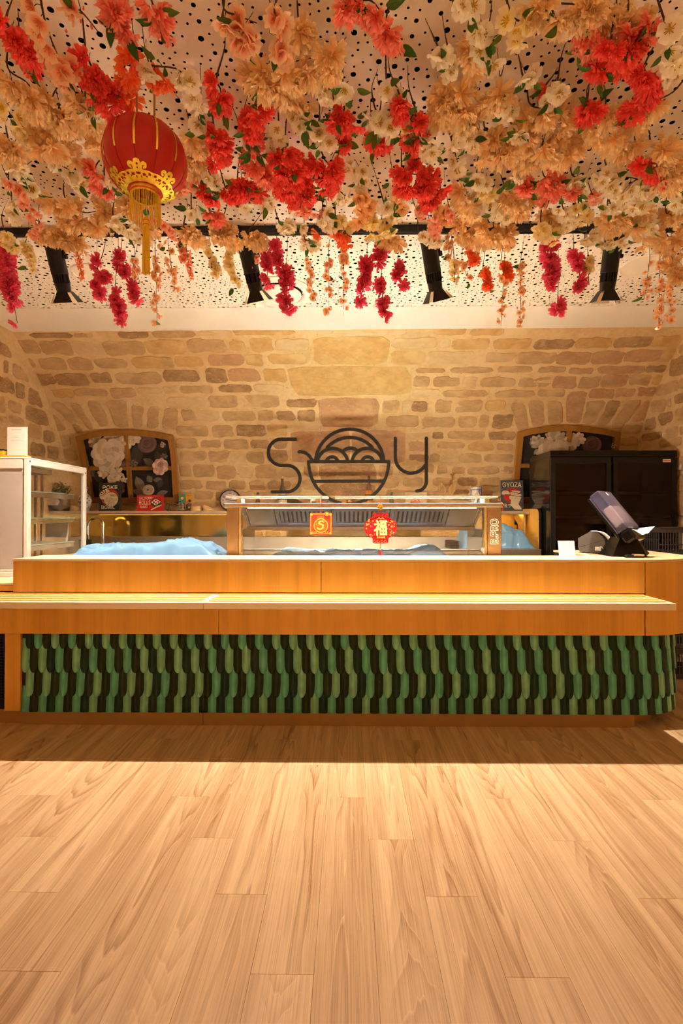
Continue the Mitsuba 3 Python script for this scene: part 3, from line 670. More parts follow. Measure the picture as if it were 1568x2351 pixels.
for s, zb, k, cl in tiles:
    M = feather_matrix(s, zb)
    if count < 300: place(ct, 'feather_tile', FPLY[k, cl], 'm_feather', M); count += 1
    else: spare.append((M, FPLY[k, cl, 'm']))
if spare:
    ms, us = [], []
    for M, (m, uv) in spare:
        ms.append(tri(np.asarray(m.vertices) @ M[:3, :3].T + M[:3, 3], m.faces)); us.append(uv)
    put(ct, 'feather_tiles_of_the_corner', cat(ms), 'm_feather', smooth=True, uv=np.vstack(us), kind='stuff')

# the tray rail in front of it
tr = thing('tray_rail', 'long brass-coloured tray rail fixed along the front of the wooden counter', 'tray rail')
XR, XS = 1.909, -0.851
for a, b in ((-3.24, XS), (XS, XR)):
    put(tr, 'rail_section', box(a + 0.0008, b - 0.0008, 2.914, FY - 0.001, 0.832, 0.872, 0.002), 'm_rail' if mat('m_rail', (0.84, 0.74, 0.56), 0.34, 0.5, 0.2) else '')
for a, b in ((-3.24, XS - 0.02), (XS + 0.02, XR - 0.03)):
    for i in range(4):
        y = 2.955 + i * 0.068
        put(tr, 'runner', box(a, b, y, y + 0.016, 0.8715, 0.879, 0.003), 'm_gold_bar' if mat('m_gold_bar', (0.90, 0.66, 0.20), 0.25, 0.5, 0.5) else '', label='raised yellow runner bar')

# lower counter under the display case
dc = thing('low_counter', 'lower wooden counter at the left edge, under the glass display case', 'counter')
put(dc, 'front_panel', box(-3.24, -2.195, 3.25, 3.27, 0.886, 0.922, 0.001), 'm_wood')
put(dc, 'top', box(-3.24, -2.195, 3.245, 4.45, 0.924, 0.938, 0.002), 'm_wood_top')
put(dc, 'carcass', box(-3.24, -2.2, 3.36, 4.4, 0.1, 0.922), 'm_black_matte')

# ------------------------------------------------------------------ glass display case
ds = thing('display_case', 'white-framed glass display case with its grey front blind drawn down', 'display case')
X0, X1, Y0, Y1, Z0, Z1 = -3.22, -2.343, 3.60, 4.42, 0.938, 1.813
pw = 0.042
put(ds, 'base', box(X0, X1, Y0, Y1, Z0, Z0 + 0.035, 0.004), 'm_case_white')
put(ds, 'top', box(X0, X1, Y0, Y1, Z1 - 0.012, Z1, 0.004), 'm_case_white')
put(ds, 'cassette', box(X0 + 0.01, X1 - pw, Y0 + 0.002, Y0 + 0.09, Z1 - 0.085, Z1 - 0.013, 0.004), 'm_case_white')
put(ds, 'blind', box(X0 + 0.01, X1 - pw - 0.002, Y0 + 0.012, Y0 + 0.018, Z0 + 0.04, Z1 - 0.085), 'm_blind' if mat('m_blind', (0.40, 0.375, 0.37), 0.9, 0.1) else '', label='grey roller blind')
put(ds, 'blind_bar', box(X0 + 0.01, X1 - pw - 0.002, Y0 + 0.006, Y0 + 0.024, Z0 + 0.036, Z0 + 0.052, 0.003), 'm_case_white')
for y in (Y0, Y1 - pw): put(ds, 'post', box(X1 - 0.03, X1, y, y + pw, Z0 + 0.035, Z1 - 0.012, 0.003), 'm_case_white')
for z in (Z0 + 0.036, Z1 - 0.056): put(ds, 'side_rail', box(X1 - 0.03, X1, Y0 + pw, Y1 - pw, z, z + 0.044, 0.003), 'm_case_white')
put(ds, 'side_glass', box(X1 - 0.014, X1 - 0.012, Y0 + pw, Y1 - pw, Z0 + 0.08, Z1 - 0.056), 'm_glass')
for y, z in ((Y0 + 0.022, Z1 - 0.03), (Y1 - 0.022, Z1 - 0.05)):
    put(ds, 'screw', cyl((X1, y, z), (X1 + 0.003, y, z), 0.008, sides=12), 'm_silver')
put(ds, 'light_box', box(X0 + 0.03, X1 - 0.06, Y0 + 0.12, Y0 + 0.40, Z1 - 0.10, Z1 - 0.06, 0.004), 'm_steel')
for z in (1.565, 1.36, 1.155):
    sh = put(ds, 'shelf', box(X0 + 0.03, X1 - 0.05, Y0 + 0.06, Y1 - 0.10, z, z + 0.008), 'm_shelf_glass' if mat('m_shelf_glass', (0.30, 0.42, 0.38), 0.08, 0.6, 0.0, True) else '', label='glass shelf')
    put(sh, 'bracket', box(X1 - 0.062, X1 - 0.048, Y0 + 0.08, Y1 - 0.12, z - 0.040, z - 0.001, 0.003), 'm_steel')
for x in (X0 + 0.42, X1 - 0.40):
    put(ds, 'sliding_door_frame', cat([box(x, x + 0.02, Y1 - 0.03, Y1 - 0.015, Z0 + 0.04, Z1 - 0.06)]), 'm_steel')
put(ds, 'price_tube', tube(smooth_path([(X1 - 0.09, Y1 - 0.16, 1.16), (X1 - 0.085, Y1 - 0.15, 1.25), (X1 - 0.08, Y1 - 0.14, 1.37)], 8), 0.008, 8), 'm_case_white')
put(ds, 'card_inside', box(X1 - 0.36, X1 - 0.16, Y1 - 0.02, Y1 - 0.014, 1.19, 1.36), 'm_case_white')

def stand_card(name, label, cx, y, zb, w, h, lean=0.06):
    t = thing(name, label, 'card'); sv = np.array([0, lean, 1.0]); sv /= np.linalg.norm(sv)
    return t, np.array([cx, y, zb]), sv
mc, o, v = stand_card('menu_card', 'white printed menu card upright in a wooden block on the display case', 0, 0, 0, 0, 0)
p = at(38, 1044, 3.66); zb = Z1
put(mc, 'holder', box(p[0] - 0.088, p[0] + 0.088, 3.64, 3.70, zb, zb + 0.018, 0.004), 'm_wood')
put(mc, 'card', box(p[0] - 0.076, p[0] + 0.076, 3.668, 3.671, zb + 0.006, zb + 0.232), 'm_case_white')
A = Art()
for i, (x0, x1, y) in enumerate([(-0.045, -0.025, .205), (-0.02, 0.0, .206), (0.004, 0.03, .205), (-0.045, 0.01, .15), (-0.045, 0.03, .126), (0.04, 0.046, .125)]):
    A.line([(x0, y), (x0 + (x1 - x0) * .5, y + 0.002), (x1, y)], 0.003 if i < 3 else 0.0022, (0.42, 0.40, 0.36))
m, c = A.mesh(flat_map((p[0], 3.6678, zb + 0.006), (1, 0, 0), (0, 0, 1))); put(mc, 'print', m, 'm_paint', color=c)
yb = thing('yellow_box', 'small yellow box with a dark lid at the left edge, beside the menu card', 'box')
p = at(2, 1043, 3.68)
put(yb, 'body', box(p[0] - 0.10, p[0] + 0.034, 3.66, 3.76, Z1, Z1 + 0.058, 0.004), 'm_yellow' if mat('m_yellow', (0.62, 0.42, 0.02), 0.5, 0.4) else '')
put(yb, 'lid', box(p[0] - 0.102, p[0] + 0.036, 3.658, 3.762, Z1 + 0.0585, Z1 + 0.066, 0.002), 'm_black')

# ------------------------------------------------------------------ glass guard with its extraction bridge
sg = thing('sneeze_guard', 'long glass sneeze guard with bronze steel end posts standing behind the counter', 'sneeze guard')
GY = 3.60; GL, GR = -0.894, 1.108
put(sg, 'top_bar', box(GL - 0.005, GR + 0.005, GY - 0.02, GY + 0.40, 1.4435, 1.475, 0.004), 'm_steel')
put(sg, 'post', box(GL + 0.012, GL + 0.095, GY, GY + 0.15, 1.041, 1.443, 0.003), 'm_bronze_steel')
put(sg, 'post', box(GR - 0.101, GR, GY, GY + 0.15, 1.041, 1.443, 0.003), 'm_bronze_steel')
put(sg, 'post_trim', box(GL + 0.096, GL + 0.116, GY + 0.004, GY + 0.06, 1.041, 1.443, 0.003), 'm_brass')
put(sg, 'post_trim', box(GR - 0.121, GR - 0.102, GY + 0.004, GY + 0.06, 1.041, 1.443, 0.003), 'm_brass')
# outlined lettering that runs up the right post
def outlined(s, h, w):
    v, f = text_flat(s, h, True); g = unary_union([Polygon(v[t]).buffer(1e-6) for t in f]).simplify(h * 0.004)
    return g.buffer(w).difference(g.buffer(-w * 0.15))
g2 = outlined('B.PRO', 0.050, 0.0035); bx_ = g2.bounds; g2 = affinity.translate(g2, -bx_[0], -(bx_[1] + bx_[3]) / 2); g2 = affinity.scale(g2, 0.183 / (bx_[2] - bx_[0]), 1, origin=(0, 0))
put(sg, 'lettering', prism(g2, (GR - 0.052, GY - 0.0005, 1.178), (0, 0, 1), (-1, 0, 0), -0.002), 'm_letter' if mat('m_letter', (0.86, 0.78, 0.66), 0.4, 0.4) else '', label='B.PRO in outlined capitals reading upwards')
put(sg, 'front_glass', box(GL + 0.117, GR - 0.122, GY + 0.004, GY + 0.007, 1.055, 1.4425), 'm_glass')
for x in (GL + 0.11, GR - 0.112): put(sg, 'end_glass', box(x - 0.002, x + 0.002, GY + 0.10, 4.16, 1.045, 1.28), 'm_glass_dark')
put(sg, 'glass_foot', box(GL + 0.117, GR - 0.122, GY - 0.002, GY + 0.013, 1.041, 1.054), 'm_silver')
em = at(1109, 1262, GY + 0.002)
A = Art(); A.poly(Point(0, 0).buffer(0.0155).difference(Point(0, 0).buffer(0.0135)), (0.8, 0.8, 0.8)); A.disc(0, 0, 0.007, (0.8, 0.8, 0.8)); A.line(arc(0, 0, 0.0105, 30, 160), 0.0022, (0.8, 0.8, 0.8)); A.line(arc(0, 0, 0.0105, 210, 340), 0.0022, (0.8, 0.8, 0.8))
m, c = A.mesh(flat_map((em[0], GY + 0.0035, em[2]), (1, 0, 0), (0, 0, 1))); put(sg, 'emblem', m, 'm_paint', color=c, label='small round white emblem on the glass')
# sloped underside: plain panels and three baffle filters
HA, HB = np.array([0, 3.72, 1.441]), np.array([0, 3.925, 1.297]); hv = (HB - HA); HLn = np.linalg.norm(hv); hv = hv / HLn
hn = np.cross([1.0, 0, 0], hv)            # points down and forward? made to face the camera below
if hn[1] > 0: hn = -hn
def slope_plate(xa, xb, s0, s1, d0, d1):
    """A plate on the sloped plane between distances s0..s1 down the slope, d0..d1 off it."""
    P = [];
    for x in (xa, xb):
        for s in (s0, s1):
            for d in (d0, d1): P.append(np.array([x, 0, 0]) + HA + hv * s + hn * d)
    h = trimesh.convex.convex_hull(np.array(P)); return tri(h.vertices, h.faces)
xs = [-0.77, -0.558, -0.124, 0.3165, 0.76, 0.982]
for i in range(5):
    a, b = xs[i] + 0.004, xs[i + 1] - 0.004
    if i in (0, 4): put(sg, 'hood_panel', slope_plate(a, b, 0.0, HLn, -0.006, 0.0), 'm_steel_soft')
    else:
        fl = put(sg, 'filter', cat([slope_plate(a, b, 0.0, 0.045, -0.012, 0.0), slope_plate(a, b, HLn - 0.055, HLn, -0.012, 0.0), slope_plate(a, a + 0.03, 0.045, HLn - 0.055, -0.012, 0.0), slope_plate(b - 0.03, b, 0.045, HLn - 0.055, -0.012, 0.0)]), 'm_steel_soft', label='baffle filter')
        put(fl, 'recess', slope_plate(a + 0.02, b - 0.02, 0.03, HLn - 0.04, -0.03, -0.013), 'm_black_matte')
        nb = 11
        for k in range(nb):
            x = a + 0.045 + (b - a - 0.09) * k / (nb - 1)
            put(fl, 'baffle', slope_plate(x - 0.010, x + 0.010, 0.045, HLn - 0.055, -0.010, -0.003), 'm_steel_soft')
put(sg, 'hood_panel', slope_plate(-0.80, -0.774, 0.0, HLn, -0.006, 0.0), 'm_steel_soft'); put(sg, 'hood_panel', slope_plate(0.986, 1.0, 0.0, HLn, -0.006, 0.0), 'm_steel_soft')
put(sg, 'lip', box(-0.80, 1.0, 3.922, 3.955, 1.268, 1.298, 0.003), 'm_steel_soft')
put(sg, 'bridge_back', box(-0.80, 1.0, 3.93, 3.98, 1.30, 1.443), 'm_steel_soft')
ls = box(-0.74, 0.94, 3.645, 3.66, 1.436, 1.4425)
put(sg, 'lamp_strip', ls, 'm_white', emitter={'type': 'area', 'radiance': rgb(np.array([1.0, 0.93, 0.74]) * GUARD_POWER)}, label='thin lit lamp strip under the top bar')
put(sg, 'lamp_tube', cyl((-0.80, 4.022, 1.462), (1.0, 4.022, 1.462), 0.018, sides=14), 'm_white', emitter={'type': 'area', 'radiance': rgb(np.array([1.0, 0.80, 0.55]) * TOP_POWER)}, label='unseen warm lamp tube behind the top bar, lighting ceiling and vault')  # out of view, placed to light the ceiling and the vault wall
put(sg, 'rear_rim', box(GL + 0.02, GR, 4.17, 4.199, 1.0405, 1.104, 0.003), 'm_steel_soft')
# two tube rails on top
for a, b, curl in ((at(520, 1144, 3.62)[0], at(753, 1144, 3.62)[0], -1), (at(769, 1142, 3.62)[0], at(1141, 1141, 3.62)[0], 1)):
    for y in (3.61, 3.78):
        put(sg, 'rail_tube', tube([(a, y, 1.520), (b, y, 1.520)], 0.0085, 10), 'm_silver')
    e = a if curl < 0 else b
    put(sg, 'rail_tube', tube(smooth_path([(e, 3.61, 1.520), (e + 0.018 * curl, 3.64, 1.520), (e + 0.022 * curl, 3.695, 1.520), (e + 0.018 * curl, 3.75, 1.520), (e, 3.78, 1.520)], 12), 0.0085, 8), 'm_silver')
for px in (549, 730, 790, 1117):
    x = at(px, 1150, 3.64)[0]
    put(sg, 'bracket', box(x - 0.017, x + 0.017, 3.625, 3.765, 1.476, 1.512, 0.002), 'm_brass')

# ------------------------------------------------------------------ back counter, shelf, mirrors
bs = thing('back_shelf', 'long narrow wall shelf under the arched windows, carrying signs and bottles', 'shelf')
put(bs, 'board', box(-3.22, 1.945, 5.35, 5.785, 1.409, 1.436, 0.002), 'm_shelf_board' if mat('m_shelf_board', (0.42, 0.30, 0.19), 0.45, 0.4) else '')
put(bs, 'edge_strip', box(-3.22, 1.945, 5.345, 5.3495, 1.397, 1.412), 'm_steel_soft')
put(bs, 'bracket', prism(Polygon([(0, 0), (0.40, 0), (0, -0.22)]), (1.90, 5.40, 1.408), (0, 1, 0), (0, 0, 1), 0.02), 'm_brass')
put(bs, 'lamp_strip', box(-3.0, 1.9, 5.56, 5.575, 1.4015, 1.4085), 'm_white', emitter={'type': 'area', 'radiance': rgb(np.array([1.0, 0.60, 0.13]) * LED_POWER)}, label='thin amber lamp strip under the board')
bc = thing('back_counter', 'stainless steel back counter with upstand below the mirrors', 'counter')
put(bc, 'top', box(-3.22, 1.94, 5.08, 5.70, 0.90, 0.93, 0.003), 'm_steel_soft')
put(bc, 'upstand', box(-3.22, 1.94, 5.70, 5.74, 0.88, 1.145, 0.003), 'm_steel_soft')
put(bc, 'front', box(-3.22, 1.94, 5.10, 5.12, 0.0, 0.899), 'm_steel_soft')
put(bc, 'bench', box(1.30, 1.93, 4.98, 5.66, 0.985, 1.05, 0.004), 'm_steel_soft', label='raised steel bench')
for i, (a, b) in enumerate(((-3.10, -1.108), (-0.70, 0.84))):
    mk = thing('mirror_panel', ('amber-tinted mirror strip behind the tap, left of the glass guard', 'amber-tinted mirror strip seen through the glass guard, behind the hanging ornaments')[i], 'mirror')
    put(mk, 'glass', box(a, b, 5.762, 5.770, 1.148, 1.400), 'm_mirror')
dv = thing('divider_panel', 'wooden divider panel with rounded upper corner beside the black fridge', 'panel')
dp = Polygon([(0, 0), (0.62, 0), (0.62, 1.46), (0.07, 1.46)] + [(0.07 - 0.07 * math.sin(t), 1.39 + 0.07 * math.cos(t)) for t in np.linspace(0.2, PI / 2, 8)])
put(dv, 'board', prism(dp, (1.95, 5.11, 0), (0, 1, 0), (0, 0, 1), 0.004), 'm_wood')
put(dv, 'edge', prism(dp.buffer(0.001), (1.9545, 5.11, 0), (0, 1, 0), (0, 0, 1), 0.026), 'm_black')
put(dv, 'back_board', box(1.745, 1.949, 5.755, 5.775, 0.93, 1.405), 'm_wood')
so = thing('power_socket', 'square black power socket on the wooden board under the shelf end', 'socket')
p = at(1190, 1196, 5.75)
put(so, 'plate', box(p[0] - 0.045, p[0] + 0.045, 5.742, 5.7545, p[2] - 0.045, p[2] + 0.045, 0.003), 'm_black')
put(so, 'insert', cat([lathe([(0.0, 0.0), (0.026, 0.0), (0.028, -0.003), (0.028, 0.004)], (p[0], 5.741, p[2]), 20, axis=(0, 1, 0))]), 'm_black_gloss')

# tap
tp = thing('tap', 'chrome swan-neck tap rising from the back counter', 'tap')
b = at(236, 1275, 5.45); b[2] = 0.93; zt = at(225, 1190, 5.45)[2]
R = 0.085
path = [(b[0], b[1], 0.98), (b[0], b[1], zt - R)] + [(b[0] - R + R * math.cos(t), b[1], zt - R + R * math.sin(t)) for t in np.linspace(0.2, PI, 12)] + [(b[0] - 2 * R, b[1], zt - R - 0.10)]
put(tp, 'spout', tube(path, 0.0155, 12), 'm_chrome')
put(tp, 'nozzle', cyl((b[0] - 2 * R, b[1], zt - R - 0.10), (b[0] - 2 * R, b[1], zt - R - 0.145), 0.019, 0.017, 14), 'm_chrome')
put(tp, 'body', lathe([(0.0, 0), (0.034, 0), (0.034, 0.01), (0.024, 0.016), (0.024, 0.14), (0.018, 0.15), (0.0, 0.15)], (b[0], b[1], 0.93), 20), 'm_chrome')
put(tp, 'lever', tube([(b[0], b[1], 1.05), (b[0] + 0.06, b[1], 1.055), (b[0] + 0.11, b[1] - 0.01, 1.085)], [0.013, 0.012, 0.007], 10), 'm_chrome')
cu = thing('black_tub', 'small black round tub on the back counter left of the tap', 'tub')
p = at(195, 1262, 5.4); hz = at(195, 1239, 5.4)[2]
put(cu, 'body', lathe([(0.0, 0.93), (0.05, 0.93), (0.066, hz), (0.061, hz), (0.046, 0.945), (0.0, 0.945)], (p[0], 5.4, 0), 24), 'm_black')

# ------------------------------------------------------------------ signs and goods on the back shelf
SZ = 1.4362                                # top of the shelf board
RED, BLK, CRM = (0.42, 0.022, 0.018), (0.022, 0.021, 0.020), (0.70, 0.60, 0.44)
def sign(name, label, x0, x1, ytop, Y, bg, draw, ox, oy, s, lean=0.05, cat_='sign'):
    """A tin sign that leans back on the shelf; draw(A) works in the pixels of a zoomed crop (y down)."""
    t = thing(name, label, cat_)
    a, b = at(x0, 1173, Y), at(x1, 1173, Y); top = at(x0, ytop, Y)[2]; h = (top - SZ); w = b[0] - a[0]
    v = np.array([0, lean, 1.0]); v /= np.linalg.norm(v); o = np.array([a[0], Y, SZ + 0.0005]); u = np.array([1.0, 0, 0])
    put(t, 'plate', prism(sbox(0, 0, w, h).buffer(-0.006).buffer(0.006), o, u, v, -0.006), 'm_tin_' + name if mat('m_tin_' + name, bg, 0.6, 0.12) else '')
    A = Art(); draw(A); k = w / (x1 - x0)
    fn = flat_map(o, u, v)
    m, c = A.mesh(lambda x, y, l: fn((ox + x / s - x0) * k, h - (oy + y / s - ytop) * h / (1173.6 - ytop), l), 0.0003)
    put(t, 'print', m, 'm_paint', color=c); return t
def poke(A):
    A.poly(sbox(372, 842, 648, 1188).difference(sbox(376, 846, 644, 1184)), (0.05, 0.045, 0.04))
    A.disc(508, 1015, 112, RED); A.disc(527, 1043, 98, BLK); A.disc(527, 1043, 92, CRM)
    for i in range(7): A.line(arc(500 + i * 17, 1000 + (i % 2) * 8, 22, 200, 380, 8), 4, (0.25, 0.2, 0.14))
    for x, y, r in ((470, 1060, 16), (500, 1075, 14), (530, 1085, 14), (560, 1075, 14), (590, 1050, 15), (480, 1030, 12), (520, 1040, 16), (555, 1045, 14), (500, 1105, 12), (540, 1112, 12), (575, 1100, 12)):
        A.poly(Point(x, y).buffer(r).difference(Point(x, y).buffer(r - 4)), (0.22, 0.17, 0.12))
    lf = Polygon([(490, 925), (515, 955), (510, 985), (480, 1005), (450, 1040), (400, 1035), (385, 1000), (395, 960), (430, 930), (465, 915)]).buffer(6)
    for (x0, y0, x1, y1) in ((395, 965, 440, 985), (388, 1000, 435, 1000), (410, 935, 455, 975), (445, 915, 465, 960), (505, 950, 475, 975), (490, 1000, 465, 985)): lf = lf.difference(LineString([(x0, y0), (x1, y1)]).buffer(5))
    A.poly(lf, CRM)
    A.text('POKE', 514, 911, 44, CRM, 190, flip=True); A.text('BOWL', 496, 1166, 40, CRM, 172, flip=True)
sign('poke_bowl_sign', 'dark tin sign reading POKE BOWL leaning under the left arched window', 226.5, 277.5, 1108.5, 5.56, BLK, poke, 160, 960, 5.6)
def maki(A):
    A.text('CALIFORNIA', 986, 1046, 34, CRM, 192, flip=True); A.text('ROLLS', 965, 1110, 50, CRM, 150, flip=True); A.text('MAKI', 952, 1158, 35, CRM, 92, flip=True)
    A.disc(1110, 1085, 75, (0.24, 0.012, 0.012)); A.poly(Polygon([(1050, 1080), (1110, 1055), (1170, 1085), (1165, 1110), (1105, 1145), (1055, 1110)]).buffer(4), BLK)
    for x, y in ((1105, 1058), (1138, 1078), (1078, 1080), (1108, 1102)):
        A.poly(Polygon([(x - 30, y), (x - 10, y - 17), (x + 14, y - 17), (x + 30, y), (x + 10, y + 17), (x - 14, y + 17)]), (0.8, 0.72, 0.58)); A.disc(x, y, 15, BLK, 10); A.disc(x, y, 9, RED, 6)
    A.line([(1046, 1183), (1180, 1120)], 9, CRM); A.line([(1050, 1172), (1172, 1112)], 7, (0.6, 0.5, 0.36))
sign('california_rolls_sign', 'red tin sign reading CALIFORNIA ROLLS MAKI beside the dark POKE BOWL sign', 313.5, 376, 1136.5, 5.56, RED, maki, 160, 960, 5.6)
UO = [[(.42, 1), (.15, .78)], [(.38, .9), (.72, .9), (.58, .74)], [(.2, .72), (.82, .72), (.82, .34), (.2, .34), (.2, .72)], [(.2, .53), (.82, .53)], [(.51, .72), (.51, .34)], [(.12, .2), (.05, .02)], [(.36, .2), (.38, .04)], [(.62, .2), (.66, .04)], [(.85, .2), (.95, .02)]]
RA = [[(.2, .85), (.78, .85)], [(.1, .58), (.85, .58), (.76, .34), (.55, .12), (.32, .0)]]
FU = [[(.20, .98), (.30, .88)], [(.05, .74), (.40, .74), (.24, .50), (.04, .30)], [(.23, .54), (.23, .0)], [(.28, .50), (.40, .38)], [(.48, .95), (.97, .95)], [(.56, .83), (.90, .83), (.90, .66), (.56, .66), (.56, .83)], [(.50, .54), (.96, .54), (.96, .04), (.50, .04), (.50, .54)], [(.73, .54), (.73, .04)], [(.50, .29), (.96, .29)]]
JI = [[(.5, 1), (.5, .6)], [(.1, .84), (.9, .84)], [(.22, .6), (.78, .6)], [(.25, .42), (.75, .42), (.75, .05), (.25, .05), (.25, .42)]]
XIANG = [[(.2, .95), (.28, .85)], [(.05, .72), (.38, .72), (.05, .35)], [(.22, .52), (.22, .0)], [(.52, .98), (.6, .84)], [(.88, .98), (.8, .84)], [(.48, .78), (.95, .78)], [(.52, .55), (.92, .55)], [(.45, .3), (.98, .3)], [(.71, .78), (.71, .0)]]
RU = [[(.25, .98), (.12, .4), (.45, .05)], [(.05, .66), (.48, .66)], [(.42, .66), (.3, .3), (.05, .0)], [(.58, .78), (.92, .78), (.92, .1), (.58, .1), (.58, .78)]]
YI = [[(.5, 1), (.5, .9)], [(.12, .88), (.88, .88)], [(.3, .84), (.35, .72)], [(.7, .84), (.65, .72)], [(.08, .68), (.92, .68)], [(.25, .6), (.75, .6), (.75, .34), (.25, .34), (.25, .6)], [(.25, .47), (.75, .47)], [(.15, .24), (.08, .05)], [(.32, .24), (.36, .04), (.68, .04), (.72, .14)], [(.5, .26), (.56, .16)], [(.82, .24), (.92, .08)]]
def glyph(A, strokes, x, y, w, h, t, col, flip=False):
    for s in strokes: A.line([(x + a * w, y + (h - b * h if flip else b * h)) for a, b in s], t, col)
def gyoza(A):
    A.disc(606, 362, 128, RED, 112)
    A.poly(Polygon([(640, 562), (742, 562), (690, 482), (732, 400), (737, 345), (704, 330), (722, 300), (603, 290), (582, 318), (588, 362), (565, 372), (570, 412), (590, 420), (582, 500)]).buffer(3), CRM)
    for a in ([(610, 318), (612, 372), (636, 352), (632, 305)], [(640, 318), (728, 340)], [(636, 345), (705, 352)], [(590, 420), (612, 395)], [(660, 380), (640, 410)]): A.line(a, 3, (0.25, 0.2, 0.14))
    A.poly(Polygon([(452, 345), (458, 312), (480, 292), (515, 286), (548, 294), (568, 322), (570, 345), (535, 352), (480, 352)]), (0.76, 0.68, 0.54)); A.line(arc(512, 340, 34, 190, 350, 10), 3, (0.3, 0.24, 0.17))
    A.line([(500, 280), (735, 340)], 7, BLK); A.line([(500, 346), (735, 378)], 7, BLK)
    A.text('GYOZA', 603, 240, 68, CRM, 275, flip=True)
    glyph(A, UO, 484, 478, 48, 62, 6.5, (0.75, 0.7, 0.6), True); glyph(A, RA, 540, 486, 42, 50, 7, (0.75, 0.7, 0.6), True)
sign('gyoza_sign', 'dark tin sign reading GYOZA with chopsticks on a red disc, beside the fridge', 1150.5, 1202.5, 1102.5, 5.56, (0.045, 0.042, 0.042), gyoza, 1080, 1080, 6.272)
def crabcard(A):
    for i, x in enumerate((300, 330, 352, 385, 405, 430, 460, 485)): A.line([(x, 742), (x + 10, 735), (x + 4, 748)], 5, (0.45, 0.12, 0.07))
    A.disc(395, 790, 52, (0.50, 0.13, 0.07), 48); A.line(arc(395, 775, 26, 200, 340), 6, CRM); A.line([(370, 800), (420, 800)], 5, CRM)
sign('red_disc_card', 'pale card printed with a red disc, behind the guard rail right of the green bottle', 930, 980.5, 1130, 5.6, (0.55, 0.44, 0.31), crabcard, 860, 970, 4.238)
def teal(A):
    A.disc(30 * 1, 35, 14, (0.85, 0.55, 0.05)); A.poly(Polygon([(4, 95), (30, 70), (58, 90), (58, 120), (4, 120)]), (0.30, 0.22, 0.15)); A.poly(Polygon([(10, 140), (40, 120), (60, 150), (30, 160)]), (0.55, 0.28, 0.16))
sign('teal_leaflet', 'teal leaflet with a yellow sun standing right of the red CALIFORNIA ROLLS sign', 410, 425, 1135, 5.62, (0.05, 0.20, 0.19), lambda A: teal(A), 410, 1135, 4.0, cat_='leaflet')
def orange(A):
    A.line([(8, 14), (50, 10)], 5, (0.12, 0.06, 0.02)); A.disc(38, 60, 14, BLK); A.disc(20, 70, 12, (0.2, 0.1, 0.05)); A.poly(Polygon([(4, 150), (6, 95), (30, 78), (55, 85), (60, 150)]), (0.08, 0.05, 0.04)); A.disc(34, 120, 10, CRM)
sign('orange_leaflet', 'orange leaflet with dark figures standing right of the teal leaflet', 425.4, 440, 1135, 5.61, (0.60, 0.26, 0.02), lambda A: orange(A), 425.4, 1135, 4.0, cat_='leaflet')

def pot_mesh(profile, c, fn, sides=56):
    m = lathe(profile, c, sides); v = m.vertices - np.asarray(c); return m, np.array([fn(math.atan2(b, a), z) for a, b, z in v])
def dens(pr, n=46):
    pr = np.array(pr); d = np.concatenate([[0], np.cumsum(np.linalg.norm(np.diff(pr, axis=0), axis=1))]); t = np.linspace(0, d[-1], n)
    return np.stack([np.interp(t, d, pr[:, 0]), np.interp(t, d, pr[:, 1])], 1)
BLUE, PORC = (0.045, 0.075, 0.28), (0.72, 0.68, 0.62)
p = at(194.7, 1150, 5.52)
def vase_col(t, z):
    n = meshkit.fbm(np.array([math.cos(t) * 3 + 4, math.sin(t) * 3 + 4, z * 42.0]), 2)
    if z < 0.018 or 0.028 < z < 0.034 or 0.20 < z < 0.207 or z > 0.245: return BLUE if (z > 0.008 and z < 0.264) else PORC
    return BLUE if n > 0.56 else PORC
vz = thing('porcelain_vase', 'blue and white bellied porcelain vase standing beside the display case', 'vase')
m, c = pot_mesh(dens([(0.0, 0.0), (0.042, 0.0), (0.044, 0.01), (0.055, 0.045), (0.068, 0.085), (0.071, 0.115), (0.062, 0.155), (0.040, 0.185), (0.028, 0.20), (0.027, 0.232), (0.037, 0.255), (0.038, 0.268), (0.032, 0.268), (0.022, 0.24)], 60), (p[0], p[1], SZ), vase_col)
put(vz, 'body', m, 'm_gloss', smooth=True, color=c)
p = at(1093.5, 1150, 5.55)
def jar_col(t, z):
    n = meshkit.noise(np.array([t * 5.5 + 20, z * 14.0, 3.0])) + 0.35 * meshkit.noise(np.array([t * 12 + 20, z * 40.0, 7.0]))
    return BLUE if (n > 0.80 or z > 0.262 or 0.235 < z < 0.24) else PORC
bj = thing('blue_white_cylinder_vase', 'straight blue and white cylinder vase behind the guard rail, left of the GYOZA sign', 'vase')
m, c = pot_mesh(dens([(0.0, 0.0), (0.060, 0.0), (0.0625, 0.004), (0.0625, 0.266), (0.060, 0.27), (0.056, 0.27), (0.056, 0.02)], 70), (p[0], p[1], SZ), jar_col)
put(bj, 'body', m, 'm_gloss', smooth=True, color=c)

